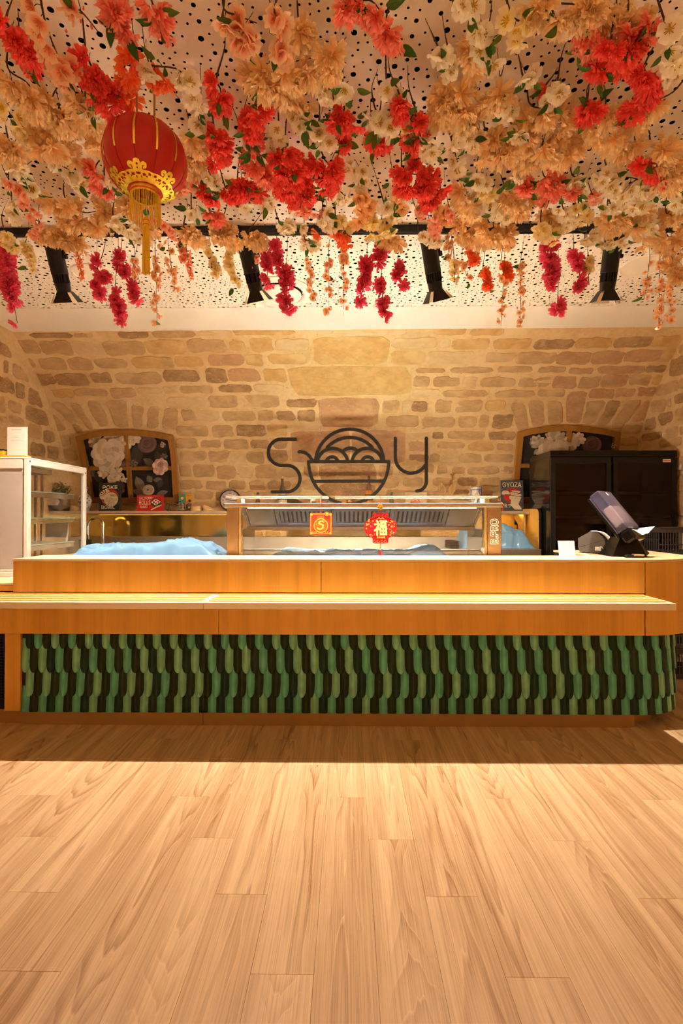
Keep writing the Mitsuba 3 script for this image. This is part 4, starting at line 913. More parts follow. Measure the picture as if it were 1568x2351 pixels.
# wall clock propped on the shelf
ck = thing('clock', 'round white clock with a black rim propped on the shelf left of the guard', 'clock')
c0 = at(528, 1148.5, 5.70); r = at(552.5, 1148, 5.70)[0] - c0[0]
put(ck, 'rim', lathe([(r - 0.010, 0.012), (r - 0.010, 0.034), (r - 0.004, 0.038), (r, 0.030), (r, 0.0), (0.0, 0.0)], c0 + np.array([0, 0.03, 0]), 48, axis=(0, -1, 0)), 'm_black', smooth=35)
A = Art(); A.disc(0, 0, r - 0.010, (0.62, 0.56, 0.58), n=64)
for i in range(60):
    t = i * PI / 30; k = 0.006 if i % 5 else 0.010; A.line([((r - 0.014) * math.sin(t), (r - 0.014) * math.cos(t)), ((r - 0.014 - k) * math.sin(t), (r - 0.014 - k) * math.cos(t))], 0.0016, BLK)
for i in range(1, 13):
    t = i * PI / 6; A.text(str(i), (r - 0.040) * math.sin(t), (r - 0.040) * math.cos(t) - 0.0085, 0.017, BLK)
m, c = A.mesh(flat_map(c0 + np.array([0, 0.016, 0]), (1, 0, 0), (0, 0, 1)), 0.0002); put(ck, 'dial', m, 'm_paint', color=c)
for nm, t, l, w in (('hour_hand', math.radians(282), 0.052, 0.007), ('minute_hand', math.radians(97), 0.078, 0.005)):
    d = np.array([math.sin(t), math.cos(t)]); q = LineString([-d * 0.012, d * l]).buffer(w / 2, cap_style=2)
    put(ck, nm, prism(q, c0 + np.array([0, 0.010 if nm[0] == 'h' else 0.008, 0]), (1, 0, 0), (0, 0, 1), 0.001), 'm_black')

def bottle(label, px, ytop, Y, r, glass, cap, bands, nk=0.30, shoulder=0.58, mname=None):
    t = thing('bottle', label, 'bottle'); p = at(px, ytop, Y); h = p[2] - SZ; c = (p[0], Y, SZ)
    put(t, 'glass', lathe([(0.0, 0.0), (r * 0.92, 0.0), (r, 0.008), (r, h * shoulder * 0.82), (r * 0.96, h * shoulder * 0.9), (r * 0.55, h * (shoulder + 0.16)), (r * nk, h * (shoulder + 0.26)), (r * nk, h * 0.955)], c, 24), mname, smooth=35)
    put(t, 'cap', lathe([(r * nk * 1.12, h * 0.93), (r * nk * 1.16, h * 0.985), (r * nk * 1.0, h), (0.0, h)], c, 18), 'm_cap_%d' % len(KEYS) if False else mat('m_cap_' + t, cap, 0.4, 0.4), smooth=35)
    for z0, z1, col in bands:
        def rr(z):
            q = z / h
            return np.interp(q, [0, shoulder * 0.82, shoulder * 0.9, shoulder + 0.16, shoulder + 0.26, 1], [r, r, r * 0.96, r * 0.55, r * nk, r * nk]) + 0.0006
        zz = np.linspace(z0 * h, z1 * h, 8); m = lathe([(rr(z), z) for z in zz], c, 24); put(t, 'label', m, 'm_paint', smooth=True, color=col)
    return t
mat('m_glass_brown', (0.055, 0.020, 0.008), 0.10, 0.6); mat('m_glass_green', (0.02, 0.06, 0.012), 0.08, 0.6); mat('m_glass_dark_green', (0.010, 0.014, 0.010), 0.08, 0.6)
bottle('small brown sauce bottle with a black cap behind the guard rail, right of the clock', 592, 1130.5, 5.52, 0.028, None, (0.01, 0.01, 0.01), [(0.66, 0.86, (0.6, 0.36, 0.28)), (0.1, 0.45, (0.55, 0.48, 0.4))], 0.42, 0.52, 'm_glass_brown')
bottle('tall dark sake bottle with pale cap seen behind the letter S', 648, 1093.5, 5.50, 0.052, None, (0.55, 0.42, 0.26), [(0.46, 0.575, (0.42, 0.37, 0.29)), (0.05, 0.32, (0.62, 0.55, 0.45))], 0.27, 0.50, 'm_glass_dark_green')
bottle('tall dark bottle with an orange band seen through the bowl of the wall sign', 847, 1092.5, 5.50, 0.047, None, (0.02, 0.012, 0.008), [(0.48, 0.585, (0.62, 0.17, 0.015)), (0.06, 0.30, (0.68, 0.20, 0.02))], 0.27, 0.54, 'm_glass_brown')
bottle('green beer bottle behind the guard rail, right of the wall sign', 899, 1130, 5.52, 0.030, None, (0.02, 0.10, 0.02), [(0.62, 0.72, (0.5, 0.05, 0.03)), (0.1, 0.42, (0.45, 0.36, 0.14))], 0.38, 0.52, 'm_glass_green')
tb = thing('tin', 'small red tin behind the guard rail, below the bowl of the wall sign', 'tin'); p = at(803, 1150, 5.5)
put(tb, 'body', lathe([(0.0, 0), (0.048, 0), (0.048, 0.125), (0.0, 0.125)], (p[0], 5.5, SZ), 24), 'm_tin_red' if mat('m_tin_red', (0.5, 0.02, 0.02), 0.35, 0.5) else '', smooth=30)
put(tb, 'band', lathe([(0.0486, 0.09), (0.0486, 0.115)], (p[0], 5.5, SZ), 24), 'm_gold')
for i, (px, col, lab) in enumerate(((722, (0.75, 0.70, 0.63), 'white carton behind the guard rail, left of the wall sign bowl'), (742, (0.03, 0.03, 0.035), 'dark carton behind the guard rail, right of the white carton'))):
    cb = thing('carton', lab, 'carton'); p = at(px, 1150, 5.52)
    put(cb, 'body', box(p[0] - 0.045, p[0] + 0.045, 5.49, 5.56, SZ, SZ + 0.135, 0.002), mat('m_carton_%d' % i, col, 0.5, 0.4))
    A = Art(); A.poly(sbox(-0.03, 0.07, 0.03, 0.11), (0.03, 0.03, 0.04) if i == 0 else (0.5, 0.05, 0.04)); A.line([(-0.02, 0.05), (0.02, 0.05)], 0.008, (0.4, 0.35, 0.3))
    m, c = A.mesh(flat_map((p[0], 5.4898, SZ), (1, 0, 0), (0, 0, 1))); put(cb, 'print', m, 'm_paint', color=c)
fa = thing('folding_fan', 'black folding fan lying half open behind the letter S of the wall sign', 'fan')
p = at(652, 1150, 5.58); ribs = []
for i in range(15):
    t = math.radians(60 - i * 3.2); d = np.array([math.sin(t) , 0.12, math.cos(t) * 0.62]); o = np.array([p[0] - 0.03, 5.6, SZ + 0.01])
    ribs.append(tube([o, o + d * 0.27], [0.003, 0.0045], 5))
put(fa, 'ribs', cat(ribs), 'm_black')
o = np.array([p[0] - 0.03, 5.602, SZ + 0.01]); V = []
for i in range(30):
    t = math.radians(60 - i * 1.6)
    for l in (0.15, 0.26): V.append(o + np.array([math.sin(t), 0.12 + 0.012 * (i % 2), math.cos(t) * 0.62]) * l)
put(fa, 'leaf', tri(V, [q for i in range(29) for q in ([2 * i, 2 * i + 1, 2 * i + 3], [2 * i, 2 * i + 3, 2 * i + 2])]), 'm_black_matte')
# dried palm spears in a glass
dp_ = thing('dried_palm_bouquet', 'two dried palm spears and a brown plume in a small glass behind the guard rail', 'bouquet')
g0 = at(1025, 1150, 5.55); g0[2] = SZ
put(dp_, 'glass', lathe([(0.0, 0.004), (0.026, 0.004), (0.028, 0.09)], g0, 20), 'm_glass', smooth=30)
def palm(tip_px, tip_py, base_px, base_py, wid, seed):
    a = at(base_px, base_py, 5.55); b = at(tip_px, tip_py, 5.55); d = b - a; L = np.linalg.norm(d); d /= L; s = np.cross(d, [0, 1.0, 0]); V = []; n = 13
    for i in range(n):
        k = i / (n - 1) * 2 - 1; ln = L * (1 - 0.55 * abs(k) ** 1.6); e = a + d * ln + s * wid * k * (1 - 0.15 * abs(k)); e[1] += 0.008 * (i % 2)
        V += [a + s * 0.004 * k, (a + e) / 2 + s * wid * 0.18 * k + np.array([0, 0.006 * (i % 2), 0]), e]
    f = []
    for i in range(n - 1):
        q = 3 * i; f += [[q, q + 3, q + 4], [q, q + 4, q + 1], [q + 1, q + 4, q + 5], [q + 1, q + 5, q + 2]]
    return tri(V, f)
mat('m_dry', (0.52, 0.36, 0.18), 0.8, 0.1); mat('m_dry_brown', (0.30, 0.13, 0.04), 0.9, 0.1)
put(dp_, 'palm_leaf', palm(1012, 1108, 1017, 1138, 0.055, 1), 'm_dry'); put(dp_, 'palm_leaf', palm(1046, 1104, 1032, 1139, 0.045, 2), 'm_dry')
pl = []; rr_ = np.random.default_rng(2); b0 = at(1032, 1140, 5.56); b1 = at(1040, 1088, 5.56)
for i in range(70):
    t = rr_.uniform(0.35, 1); q = b0 + (b1 - b0) * t; e = q + np.array([rr_.normal(0, 0.016), rr_.normal(0, 0.012), rr_.uniform(0.008, 0.03)]); pl.append(tube([q, e], [0.0016, 0.0022], 3))
put(dp_, 'plume', cat(pl + [tube([g0 + np.array([0, 0, 0.01]), b0, b1], 0.002, 4)]), 'm_dry_brown')
for bx, by in ((1017, 1138), (1032, 1139)): put(dp_, 'stem', tube([g0 + np.array([0, 0, 0.008]), at(bx, by, 5.55)], 0.0025, 5), 'm_dry')
# bamboo steamers, iron stand
mat('m_bamboo', (0.60, 0.42, 0.20), 0.6, 0.3)
st = thing('bamboo_steamer', 'round bamboo steamer basket standing right of the orange leaflet', 'steamer'); p = at(452, 1168, 5.52); r = 0.066
put(st, 'body', lathe([(0.0, 0.0), (r, 0.0), (r, 0.055), (r - 0.006, 0.057), (r - 0.006, 0.01), (0.0, 0.01)], (p[0], 5.52, SZ), 36), 'm_bamboo', smooth=30)
for z in (0.004, 0.045): put(st, 'hoop', lathe([(r + 0.0005, z), (r + 0.003, z + 0.001), (r + 0.003, z + 0.010), (r + 0.0005, z + 0.011)], (p[0], 5.52, SZ), 36), 'm_bamboo')
sl_ = thing('steamer_lid', 'bamboo steamer lid leaning against its basket beside the clock', 'lid'); q = at(478, 1166, 5.50)
ax = np.array([0.45, -0.12, 0.88]); ax /= np.linalg.norm(ax)
put(sl_, 'top', lathe([(0.0, 0.012), (0.03, 0.011), (0.060, 0.004), (0.062, 0.0)], (q[0], 5.50, SZ + 0.036), 32, axis=ax), 'm_bamboo', smooth=30)
put(sl_, 'hoop', lathe([(0.062, 0.002), (0.064, -0.002), (0.064, -0.016), (0.061, -0.016), (0.061, 0.0)], (q[0], 5.50, SZ + 0.036), 32, axis=ax), 'm_bamboo')
ir = thing('iron_stand', 'black iron tabletop stand in front of the leaflets', 'stand'); P2 = lambda x, y, dy=0: at(x, y, 5.47 + dy)
put(ir, 'base', cat([box(P2(384, 1171)[0], P2(424, 1171)[0], 5.45, 5.52, SZ, SZ + 0.008, 0.002)]), 'm_black')
for a in ([(388, 1170), (388, 1157), (383, 1157), (383, 1160)], [(388, 1159), (402, 1159), (414, 1150), (416, 1160)], [(416, 1170), (416, 1159), (404, 1162)], [(424, 1170), (424, 1158), (420, 1155)]):
    put(ir, 'rod', tube([P2(*q) if P2(*q)[2] > SZ + 0.004 else np.array([P2(*q)[0], 5.47, SZ + 0.005]) for q in a], 0.0045, 6), 'm_black')

# bonsai seen through the display case
bo = thing('bonsai', 'small bonsai in a dark pot on the back shelf, seen through the display case', 'bonsai'); p = at(136, 1165, 5.42)
put(bo, 'pot', prism(Polygon([(-0.07, 0), (0.07, 0), (0.085, 0.062), (-0.085, 0.062)]), (p[0], 5.49, SZ), (1, 0, 0), (0, 0, 1), 0.14), 'm_black_matte')
put(bo, 'trunk', tube(smooth_path([(p[0], 5.42, SZ + 0.05), (p[0] + 0.02, 5.42, SZ + 0.11), (p[0] - 0.02, 5.42, SZ + 0.16), (p[0] + 0.03, 5.42, SZ + 0.22)], 12), np.linspace(0.018, 0.008, 12), 8), 'm_bark' if mat('m_bark', (0.075, 0.045, 0.025), 0.9, 0.1) else '')
r_ = np.random.default_rng(4); V, Fc, C = [], [], []
for i in range(420):
    k = r_.integers(5); c = np.array([[0.0, 0, .26], [-.045, .01, .22], [.075, 0, .24], [.03, -.02, .20], [-.03, .02, .29]][k]); q = c + r_.normal(0, 1, 3) * [0.030, 0.03, 0.015]
    d = r_.normal(0, 1, 3); d /= np.linalg.norm(d); a, b, _ = frame_of(d); s = r_.uniform(0.008, 0.014); o = np.array([p[0] + .015, 5.42, SZ]) + q
    V += [o - a * s, o + b * s * 0.6, o + a * s, o - b * s * 0.6]; n = 4 * i; Fc += [[n, n + 1, n + 2], [n, n + 2, n + 3]]; C += [(PALK.index('leaf') + r_.uniform(0, .99), .3)] * 4
put(bo, 'foliage', tri(V, Fc), 'm_leaf', smooth=True, uv=np.array(C), kind='stuff')

# ------------------------------------------------------------------ the wall sign: black letters on a clear hanging panel
ws = thing('wall_sign', 'black SOY lettering with a noodle bowl as its O on a clear hanging panel', 'sign')
SGY = 5.22; so_ = at(590, 960, SGY); kx = (at(1010, 960, SGY)[0] - so_[0]) / (420 * 3.733); kz = (so_[2] - at(590, 1170, SGY)[2]) / (210 * 3.733)
def G(pts): return [(x * kx, -y * kz) for x, y in pts]
sw = 28 * kx / 2
def stroke(*lines): return unary_union([LineString(G(l)).buffer(sw, quad_segs=8) for l in lines])
def cc(cx, cy, r, a0, a1, ry=None, n=40): return [(cx + r * math.cos(math.radians(t)), cy + (ry or r) * math.sin(math.radians(t))) for t in np.linspace(a0, a1, n)]
Sg = stroke([(330, 181)] + cc(211, 293, 112, 270, 90) + cc(258, 519, 113, 270, 450) + [(132, 633)])
Yg = stroke([(1186, 176)] + cc(1323, 336, 137, 180, 32), [(1451, 176), (1451, 543)] + cc(1368, 543, 83, 0, 90)[1:])
dome = lambda w: [q for q in w if q[1] < 372]
Og = stroke([(444, 374), (1130, 374)], cc(787, 374, 343, 0, 180, 362), [(495, 543), (1085, 541)], dome(cc(796, 390, 293, 180, 360)), dome(cc(796, 429, 261, 223, 317)),
            dome(cc(650, 392, 131, 180, 360)), dome(cc(945, 392, 131, 180, 360)), cc(803, 345, 86, 228, 312), dome(cc(645, 386, 52, 190, 350)), dome(cc(950, 386, 52, 190, 350)), cc(372, 392, 102, 265, 330) + [(478, 362)])
for nm, gg in (('letter_s', Sg), ('bowl_letter', Og), ('letter_y', Yg)):
    put(ws, nm, prism(gg, (so_[0], SGY, so_[2]), (1, 0, 0), (0, 0, 1), 0.008), 'm_sign_black' if mat('m_sign_black', (0.008, 0.006, 0.005), 0.7, 0.08) else '')
pa, pb = at(604, 977, SGY), at(994, 1168, SGY); pb[2] = max(pb[2], 1.45)
put(ws, 'clear_panel', box(pa[0], pb[0], SGY + 0.002, SGY + 0.006, pb[2], pa[2]), 'm_glass')
for px in (735, 860):
    q = at(px, 980, SGY); t = vault_pt(q[0], VR * math.radians(40)); e = np.array([q[0], SGY + 0.004, q[2] - 0.02])
    w_ = np.array([q[0], 5.33, VC_Z + VR * math.sin(math.acos((5.33 - VC_Y) / VR))])
    put(ws, 'wire', tube([e, w_ + np.array([0, 0.01, 0])], 0.0012, 5), 'm_silver'); put(ws, 'clip', box(q[0] - 0.008, q[0] + 0.008, SGY - 0.002, SGY + 0.010, q[2] - 0.035, q[2] - 0.010, 0.002), 'm_silver')

# ------------------------------------------------------------------ ornaments hanging on the guard
OY = 3.565; GOLDP, REDP = (0.95, 0.62, 0.10), (0.62, 0.02, 0.025)
def hang(name, label): return thing(name, label, 'ornament')
def rose_ring(A, x, y, r, col, n=10):
    for i in range(n): A.disc(x + r * math.cos(i * 2 * PI / n), y + r * math.sin(i * 2 * PI / n), r * 0.3, col, n=8)
h1 = hang('hanging_card', 'square red card with a gold dragon medallion hanging on the glass guard')
a, b = at(711, 1228, OY), at(762.5, 1177.5, OY); w = b[0] - a[0]; hh = b[2] - a[2]
put(h1, 'board', box(a[0], b[0], OY, OY + 0.004, a[2], b[2], 0.001), mat('m_card_red', (0.66, 0.065, 0.03), 0.4, 0.4))
A = Art(); A.poly(sbox(.006, .006, w - .006, hh - .006).difference(sbox(.010, .010, w - .010, hh - .010)), GOLDP)
for x in (.012, w - .012):
    for y in (.012, hh - .012): A.disc(x, y, .009, GOLDP, n=8)
A.disc(w * .5, hh * .42, .052, GOLDP, n=40); A.disc(w * .5, hh * .42, .046, (0.72, 0.16, 0.03), n=40)
body = [(.62, .60), (.54, .66), (.44, .62), (.42, .54), (.50, .50), (.58, .46), (.58, .36), (.50, .28), (.40, .28), (.34, .34)]
A.line([(x * w, (y - 0.02) * hh) for x, y in smooth_path([(p_[0], p_[1], 0) for p_ in body], 40)[:, :2]], .011, GOLDP)
for x, y in body[1:-1]: A.disc((x + .03) * w, (y - .01) * hh, .005, (1, .8, .3), n=8)
rose_ring(A, w * .36, hh * .48, .008, GOLDP, 6); rose_ring(A, w * .63, hh * .30, .007, GOLDP, 6); A.line([(x * w, y * hh) for x, y in ((.6, .62), (.68, .66), (.7, .60))], .004, GOLDP)
A.disc(w * .77, hh * .955, .015, GOLDP, n=16); A.poly(Point(w * .77, hh * .955).buffer(.011).difference(Point(w * .77, hh * .955).buffer(.008)), REDP)
for i in range(5): A.line([(w * (.36 + i * .06), hh * .76), (w * (.38 + i * .06), hh * .775)], .005, GOLDP)
for i in range(7): A.line([(w * (.36 + i * .04), hh * .83), (w * (.375 + i * .04), hh * .83)], .003, GOLDP)
A.text('2024', w * .13, hh * .085, .011, GOLDP, .030, align='l'); glyph(A, [[(.1, .6), (.9, .6)], [(.5, 1), (.45, .5), (.1, 0)], [(.5, .55), (.9, 0)]], w * .66, hh * .08, .012, .013, .002, GOLDP); glyph(A, JI, w * .76, hh * .08, .013, .014, .0016, GOLDP)
m, c = A.mesh(flat_map((a[0], OY - 0.0002, a[2]), (1, 0, 0), (0, 0, 1)), 0.0002); put(h1, 'print', m, 'm_gloss', color=c)
cx_ = at(737, 1178, OY)[0]
mat('m_cord', (0.62, 0.05, 0.03), 0.8, 0.2)
put(h1, 'cord', tube([(cx_, OY + 0.002, b[2] - 0.004), (cx_, OY + 0.005, 1.50), (cx_, 3.60, 1.5305), (cx_, 3.621, 1.525)], 0.0026, 6), 'm_cord'); put(h1, 'knot', cat([lathe([(0, -.006), (.006, 0), (0, .006)], (cx_, OY, b[2] + .004), 8)]), 'm_cord')
h2 = hang('hanging_lantern_ornament', 'flat red lantern ornament with a gold character hanging on the glass guard')
c0 = at(873.5, 1211, OY); k = at(900, 1211, OY)[0] - c0[0]; k /= 26.5                       # metres per pixel here
def q2(x, y): return ((x - 873.5) * k, (1211 - y) * k)
el = affinity.scale(Point(0, 0).buffer(1, quad_segs=12), 38 * k, 27.5 * k, origin=(0, 0))
cap1 = Polygon([q2(855, 1189), q2(855, 1178), q2(860, 1177), q2(887, 1177), q2(892, 1178), q2(891, 1189)]); cap2 = Polygon([q2(855, 1234), q2(856, 1246), q2(862, 1248), q2(885, 1248), q2(891, 1246), q2(892, 1234)])
put(h2, 'plate', prism(el, c0 + np.array([0, 0.005, 0]), (1, 0, 0), (0, 0, 1), 0.006), mat('m_orn_red', REDP, 0.32, 0.5))
put(h2, 'rim', prism(el.difference(el.buffer(-0.006)), c0 + np.array([0, -0.001, 0]), (1, 0, 0), (0, 0, 1), 0.004), 'm_orn_red')
put(h2, 'cap', prism(cap1, c0 + np.array([0, 0.008, 0]), (1, 0, 0), (0, 0, 1), 0.004), 'm_orn_red'); put(h2, 'cap', prism(cap2, c0 + np.array([0, 0.008, 0]), (1, 0, 0), (0, 0, 1), 0.004), 'm_orn_red')
A = Art()
for x in (860, 868, 877, 885):
    A.line([q2(x + 3 * math.cos(t), 1243 + 3 * math.sin(t)) for t in np.linspace(0, 5, 9)], 1.2 * k, (0.9, 0.5, 0.45)); A.line([q2(x + 3 * math.cos(t), 1183 + 3 * math.sin(t)) for t in np.linspace(0, 5, 9)], 1.6 * k, (0.10, 0.01, 0.01))
r_ = np.random.default_rng(9)
for (x, y, s) in ((847, 1197, 5), (843, 1205, 4), (901, 1197, 5), (852, 1226, 7), (898, 1214, 9), (895, 1225, 6), (902, 1207, 5)):
    for i in range(9): A.disc(*q2(x + r_.normal(0, s * .5), y + r_.normal(0, s * .5)), r_.uniform(.7, 1.6) * k, [GOLDP, (0.85, 0.10, 0.06), GOLDP, (0.9, 0.35, 0.05)][i % 4], n=8)
for x, y, col in ((851, 1208, (.1, .25, .6)), (890, 1198, (.1, .4, .15)), (856, 1196, GOLDP), (892, 1205, (.8, .5, .5)), (871, 1229, (.8, .4, .5)), (903, 1223, (.9, .7, .7)), (841, 1213, GOLDP)): A.disc(*q2(x, y), 1.7 * k, col, n=10)
A.line([q2(x, 1190 + 2 * math.sin(x * 0.8)) for x in range(865, 883, 2)], 1.4 * k, GOLDP)
glyph(A, FU, *q2(859, 1228), 28 * k, 33 * k, 6.6 * k, (0.70, 0.04, 0.02)); glyph(A, FU, *q2(859, 1228), 28 * k, 33 * k, 4.7 * k, (1.0, 0.80, 0.36))
for i, gl in enumerate((JI, XIANG, RU, YI)): glyph(A, gl, *q2(864.5 + i * 4.9, 1235.5), 4.2 * k, 4.4 * k, 0.75 * k, GOLDP)
m, c = A.mesh(flat_map(c0 - np.array([0, 0.0014, 0]), (1, 0, 0), (0, 0, 1)), 0.00025); put(h2, 'print', m, 'm_gloss', color=c, label='gold good-fortune character with coloured motifs')
top = c0 + np.array([0, 0, 34 * k]); kn = at(873, 1164, OY)
put(h2, 'gold_knot', cat([lathe([(0, -s), (s, -s * .3), (s, s * .3), (0, s)], kn + np.array([x, 0, z]) * k, 10) for x, z, s in ((0, 0, 4 * k), (-5, 0, 3 * k), (5, 0, 3 * k), (0, 5, 3 * k), (0, -5, 3 * k), (-3.4, 3.4, 2.6 * k), (3.4, 3.4, 2.6 * k), (-3.4, -3.4, 2.6 * k), (3.4, -3.4, 2.6 * k))]), 'm_gold')
put(h2, 'cord', tube([top, kn, (kn[0] - .001, OY + .004, 1.50), (kn[0] - .001, 3.60, 1.5305), (kn[0] - .001, 3.621, 1.525)], 0.0024, 6), 'm_cord')
bt = at(873.5, 1249, OY)
put(h2, 'bead_chain', cat([lathe([(0, -.004), (.005, 0), (0, .004)], bt - np.array([0, 0, .008 * i + .002]), 8) for i in range(5)]), 'm_gold')
put(h2, 'tassel', lathe([(0.0, 0.0), (0.006, -0.002), (0.009, -0.022), (0.011, -0.052), (0.0, -0.053)], bt - np.array([0, 0, .042]), 12), 'm_orn_red', smooth=30)
h3 = hang('small_lantern_charm', 'tiny red and gold lantern charm on a cord at the right end of the guard')
q = at(1153, 1160, 3.63)
put(h3, 'body', lathe([(0, -.014), (.008, -.012), (.014, 0), (.008, .012), (0, .014)], q, 12), 'm_orn_red', smooth=40); put(h3, 'bands', cat([lathe([(.0145, z - .002), (.015, z), (.0145, z + .002)], q, 12) for z in (0,)] + [lathe([(0, -.02), (.007, -.018), (.007, -.012), (0, -.012)], q, 8), lathe([(0, .012), (.007, .012), (.007, .018), (0, .018)], q, 8)]), 'm_gold')
put(h3, 'tassel', cyl(q - np.array([0, 0, .018]), q - np.array([0, 0, .04]), .003, .005, 6), 'm_orn_red'); e = at(1143, 1144, 3.66)
put(h3, 'cord', tube([q + np.array([0, 0, .018]), (q + e) / 2 + np.array([-.004, 0, .004]), e], 0.0022, 5), 'm_cord')

# ------------------------------------------------------------------ blue film
def film(name, label, x0, x1, y0, y1, base, hfn, seed, nx=90, ny=40, category='plastic film', mt='m_film'):
    xs_, ys_ = np.linspace(x0, x1, nx), np.linspace(y0, y1, ny); X, Y = np.meshgrid(xs_, ys_)
    P = np.stack([X, Y, X * 0 + seed], -1)
    n1 = np.abs(meshkit.fbm(P * [5, 7, 1], 3, seed) - 0.5); n2 = np.abs(meshkit.fbm(P * [13, 17, 1], 2, seed + 3) - 0.5); edge = np.minimum(1, np.minimum((X - x0) / (x1 - x0), (x1 - X) / (x1 - x0)) * 9) * np.minimum(1, np.minimum((Y - y0), (y1 - Y)) / 0.06)
    Z = base + np.maximum(0.002, hfn((X - x0) / (x1 - x0), (Y - y0) / (y1 - y0)) * np.clip(edge, 0, 1) - (n1 * 0.10 + n2 * 0.085) * np.clip(edge + .15, 0, 1))
    X = X + (meshkit.noise(P * 14, seed) - .5) * .03
    f = [];
    for i in range(ny - 1):
        for j in range(nx - 1): a = i * nx + j; f += [[a, a + 1, a + nx + 1], [a, a + nx + 1, a + nx]]
    t = thing(name, label, category); put(t, 'sheet', tri(np.stack([X, Y, Z], -1).reshape(-1, 3), f), mt, smooth=True); return t
sm = lambda a, b, x: np.clip((x - a) / (b - a), 0, 1) ** 2 * (3 - 2 * np.clip((x - a) / (b - a), 0, 1))
xl, xr = at(75, 1270, 3.8)[0], at(516, 1270, 3.8)[0]
film('plastic_cover', 'crumpled translucent blue film over the worktop left of the glass guard', -2.16, xr, 3.58, 4.14, 1.042, lambda u, v: 0.128 + 0.035 * np.exp(-((u - 0.70) / 0.08) ** 2) - 0.05 * np.exp(-((u - 0.08) / 0.05) ** 2) + 0.015 * u, 3, 110, 44)
film('plastic_cover', 'flat translucent blue film on the worktop inside the glass guard', at(606, 1272, 3.8)[0], at(1050, 1272, 3.8)[0], 3.64, 4.1, 1.042, lambda u, v: 0.085 + 0.045 * np.exp(-((u - 0.86) / 0.07) ** 2) + 0.02 * np.exp(-((u - 0.05) / .06) ** 2), 7, 90, 30)
film('plastic_cover', 'bulging translucent blue film bundle on the steel bench right of the guard', 1.13, 1.90, 4.99, 5.5, 1.052, lambda u, v: (0.20 + 0.07 * np.exp(-((u - 0.62) / 0.12) ** 2) + 0.05 * np.exp(-((u - .12) / .1) ** 2)) * np.minimum(1, 3.5 * np.minimum(v, 1 - v)) ** 0.5 * np.minimum(1, 6 * (1 - u)) ** .5, 12, 80, 44)
ty = thing('tray_stack', 'stack of dark trays beside the blue film bundle, seen through the guard', 'trays'); a, b = at(1031, 1250, 5.05), at(1076, 1250, 5.05)
for i in range(6): put(ty, 'tray', box(a[0] + .003 * (i % 2), 1.12 + .003 * (i % 3) - .004, 5.02, 5.28, 1.0512 + i * .0135, 1.0512 + i * .0135 + .011, .003), 'm_black_matte')

# ------------------------------------------------------------------ black drinks fridge
fg = thing('fridge', 'tall black two-door drinks fridge standing right of the wooden divider', 'fridge')
fx0, fx1, f0, f1, fz = 1.992, 3.222, 4.90, 5.47, 2.025
put(fg, 'side_wall', box(fx0, fx0 + 0.03, f0 + 0.03, f1, 0.08, fz - 0.012), 'm_black_gloss', label='glossy black side wall'); put(fg, 'side_wall', box(fx1 - 0.03, fx1, f0 + 0.03, f1, 0.08, fz - 0.012), 'm_black_gloss')
put(fg, 'back_wall', box(fx0 + 0.03, fx1 - 0.03, f1 - 0.03, f1, 0.08, fz - 0.07), 'm_black'); put(fg, 'floor_panel', box(fx0, fx1, f0 + 0.03, f1, 0.0, 0.079), 'm_black'); put(fg, 'canopy', box(fx0 - 0.002, fx1 + 0.002, f0, f1, fz - 0.062, fz, 0.004), 'm_black_gloss')
for z in (0.5, 0.85, 1.14, 1.37, 1.61):
    put(fg, 'shelf', cat([box(fx0 + 0.04, fx1 - 0.04, f0 + 0.06 + i * 0.03, f0 + 0.065 + i * 0.03, z, z + 0.006) for i in range(13)] + [box(fx0 + 0.04, fx1 - 0.04, f0 + 0.05, f0 + 0.056, z - 0.012, z + 0.014)]), mat('m_fridge_shelf', (0.10, 0.075, 0.065), 0.5, 0.4), label='wire shelf')
xm1, xm2 = at(1404, 1150, f0)[0], at(1409, 1150, f0)[0]
for a, b in ((fx0 + 0.002, xm1), (xm2, fx1 - 0.002)):
    d = put(fg, 'door', prism(sbox(a, 0.085, b, fz - 0.066).difference(sbox(a + 0.045, 0.16, b - 0.045, fz - 0.125)), (0, f0 + 0.028, 0), (1, 0, 0), (0, 0, 1), 0.026), 'm_black')
    put(d, 'pane', box(a + 0.045, b - 0.045, f0 + 0.010, f0 + 0.014, 0.16, fz - 0.125), 'm_fridge_glass' if scene.setdefault('m_fridge_glass', {'type': 'thindielectric', 'int_ior': 1.33, 'specular_transmittance': rgb((0.22, 0.19, 0.165))}) else '')
    put(d, 'handle', tube([(b - 0.025, f0 - 0.012, 0.95), (b - 0.025, f0 - 0.016, 1.2), (b - 0.025, f0 - 0.012, 1.45)], 0.007, 8), 'm_black_gloss')
A = Art(); q0, q1 = at(1522, 1061, f0), at(1540, 1054, f0); w = q1[0] - q0[0]; h = q1[2] - q0[2]; A.poly(sbox(0, 0, w, h), (0.75, 0.72, 0.68)); A.line([(w * .1, h * .6), (w * .6, h * .6)], h * .28, (0.35, .05, .05)); A.poly(Polygon([(w * .66, h * .3), (w * .85, h * .3), (w * .95, h * .6), (w * .72, h * .75)]), (0.6, 0.02, 0.02)); A.line([(w * .1, h * .25), (w * .5, h * .25)], h * .12, (.3, .3, .3))
m, c = A.mesh(flat_map((q0[0], f0 + 0.0018, q0[2]), (1, 0, 0), (0, 0, 1))); put(fg, 'sticker', m, 'm_paint', color=c, label='small white and red sticker')
th = thing('wall_disc', 'small round white fitting on the stone wall right of the fridge', 'fitting'); q = atx(1558, 1070, WX - 0.012)
put(th, 'body', lathe([(0.0, 0.0), (0.042, 0.0), (0.045, 0.01), (0.045, 0.03)], q, 28, axis=(1, 0, 0)), 'm_case_white', smooth=30)

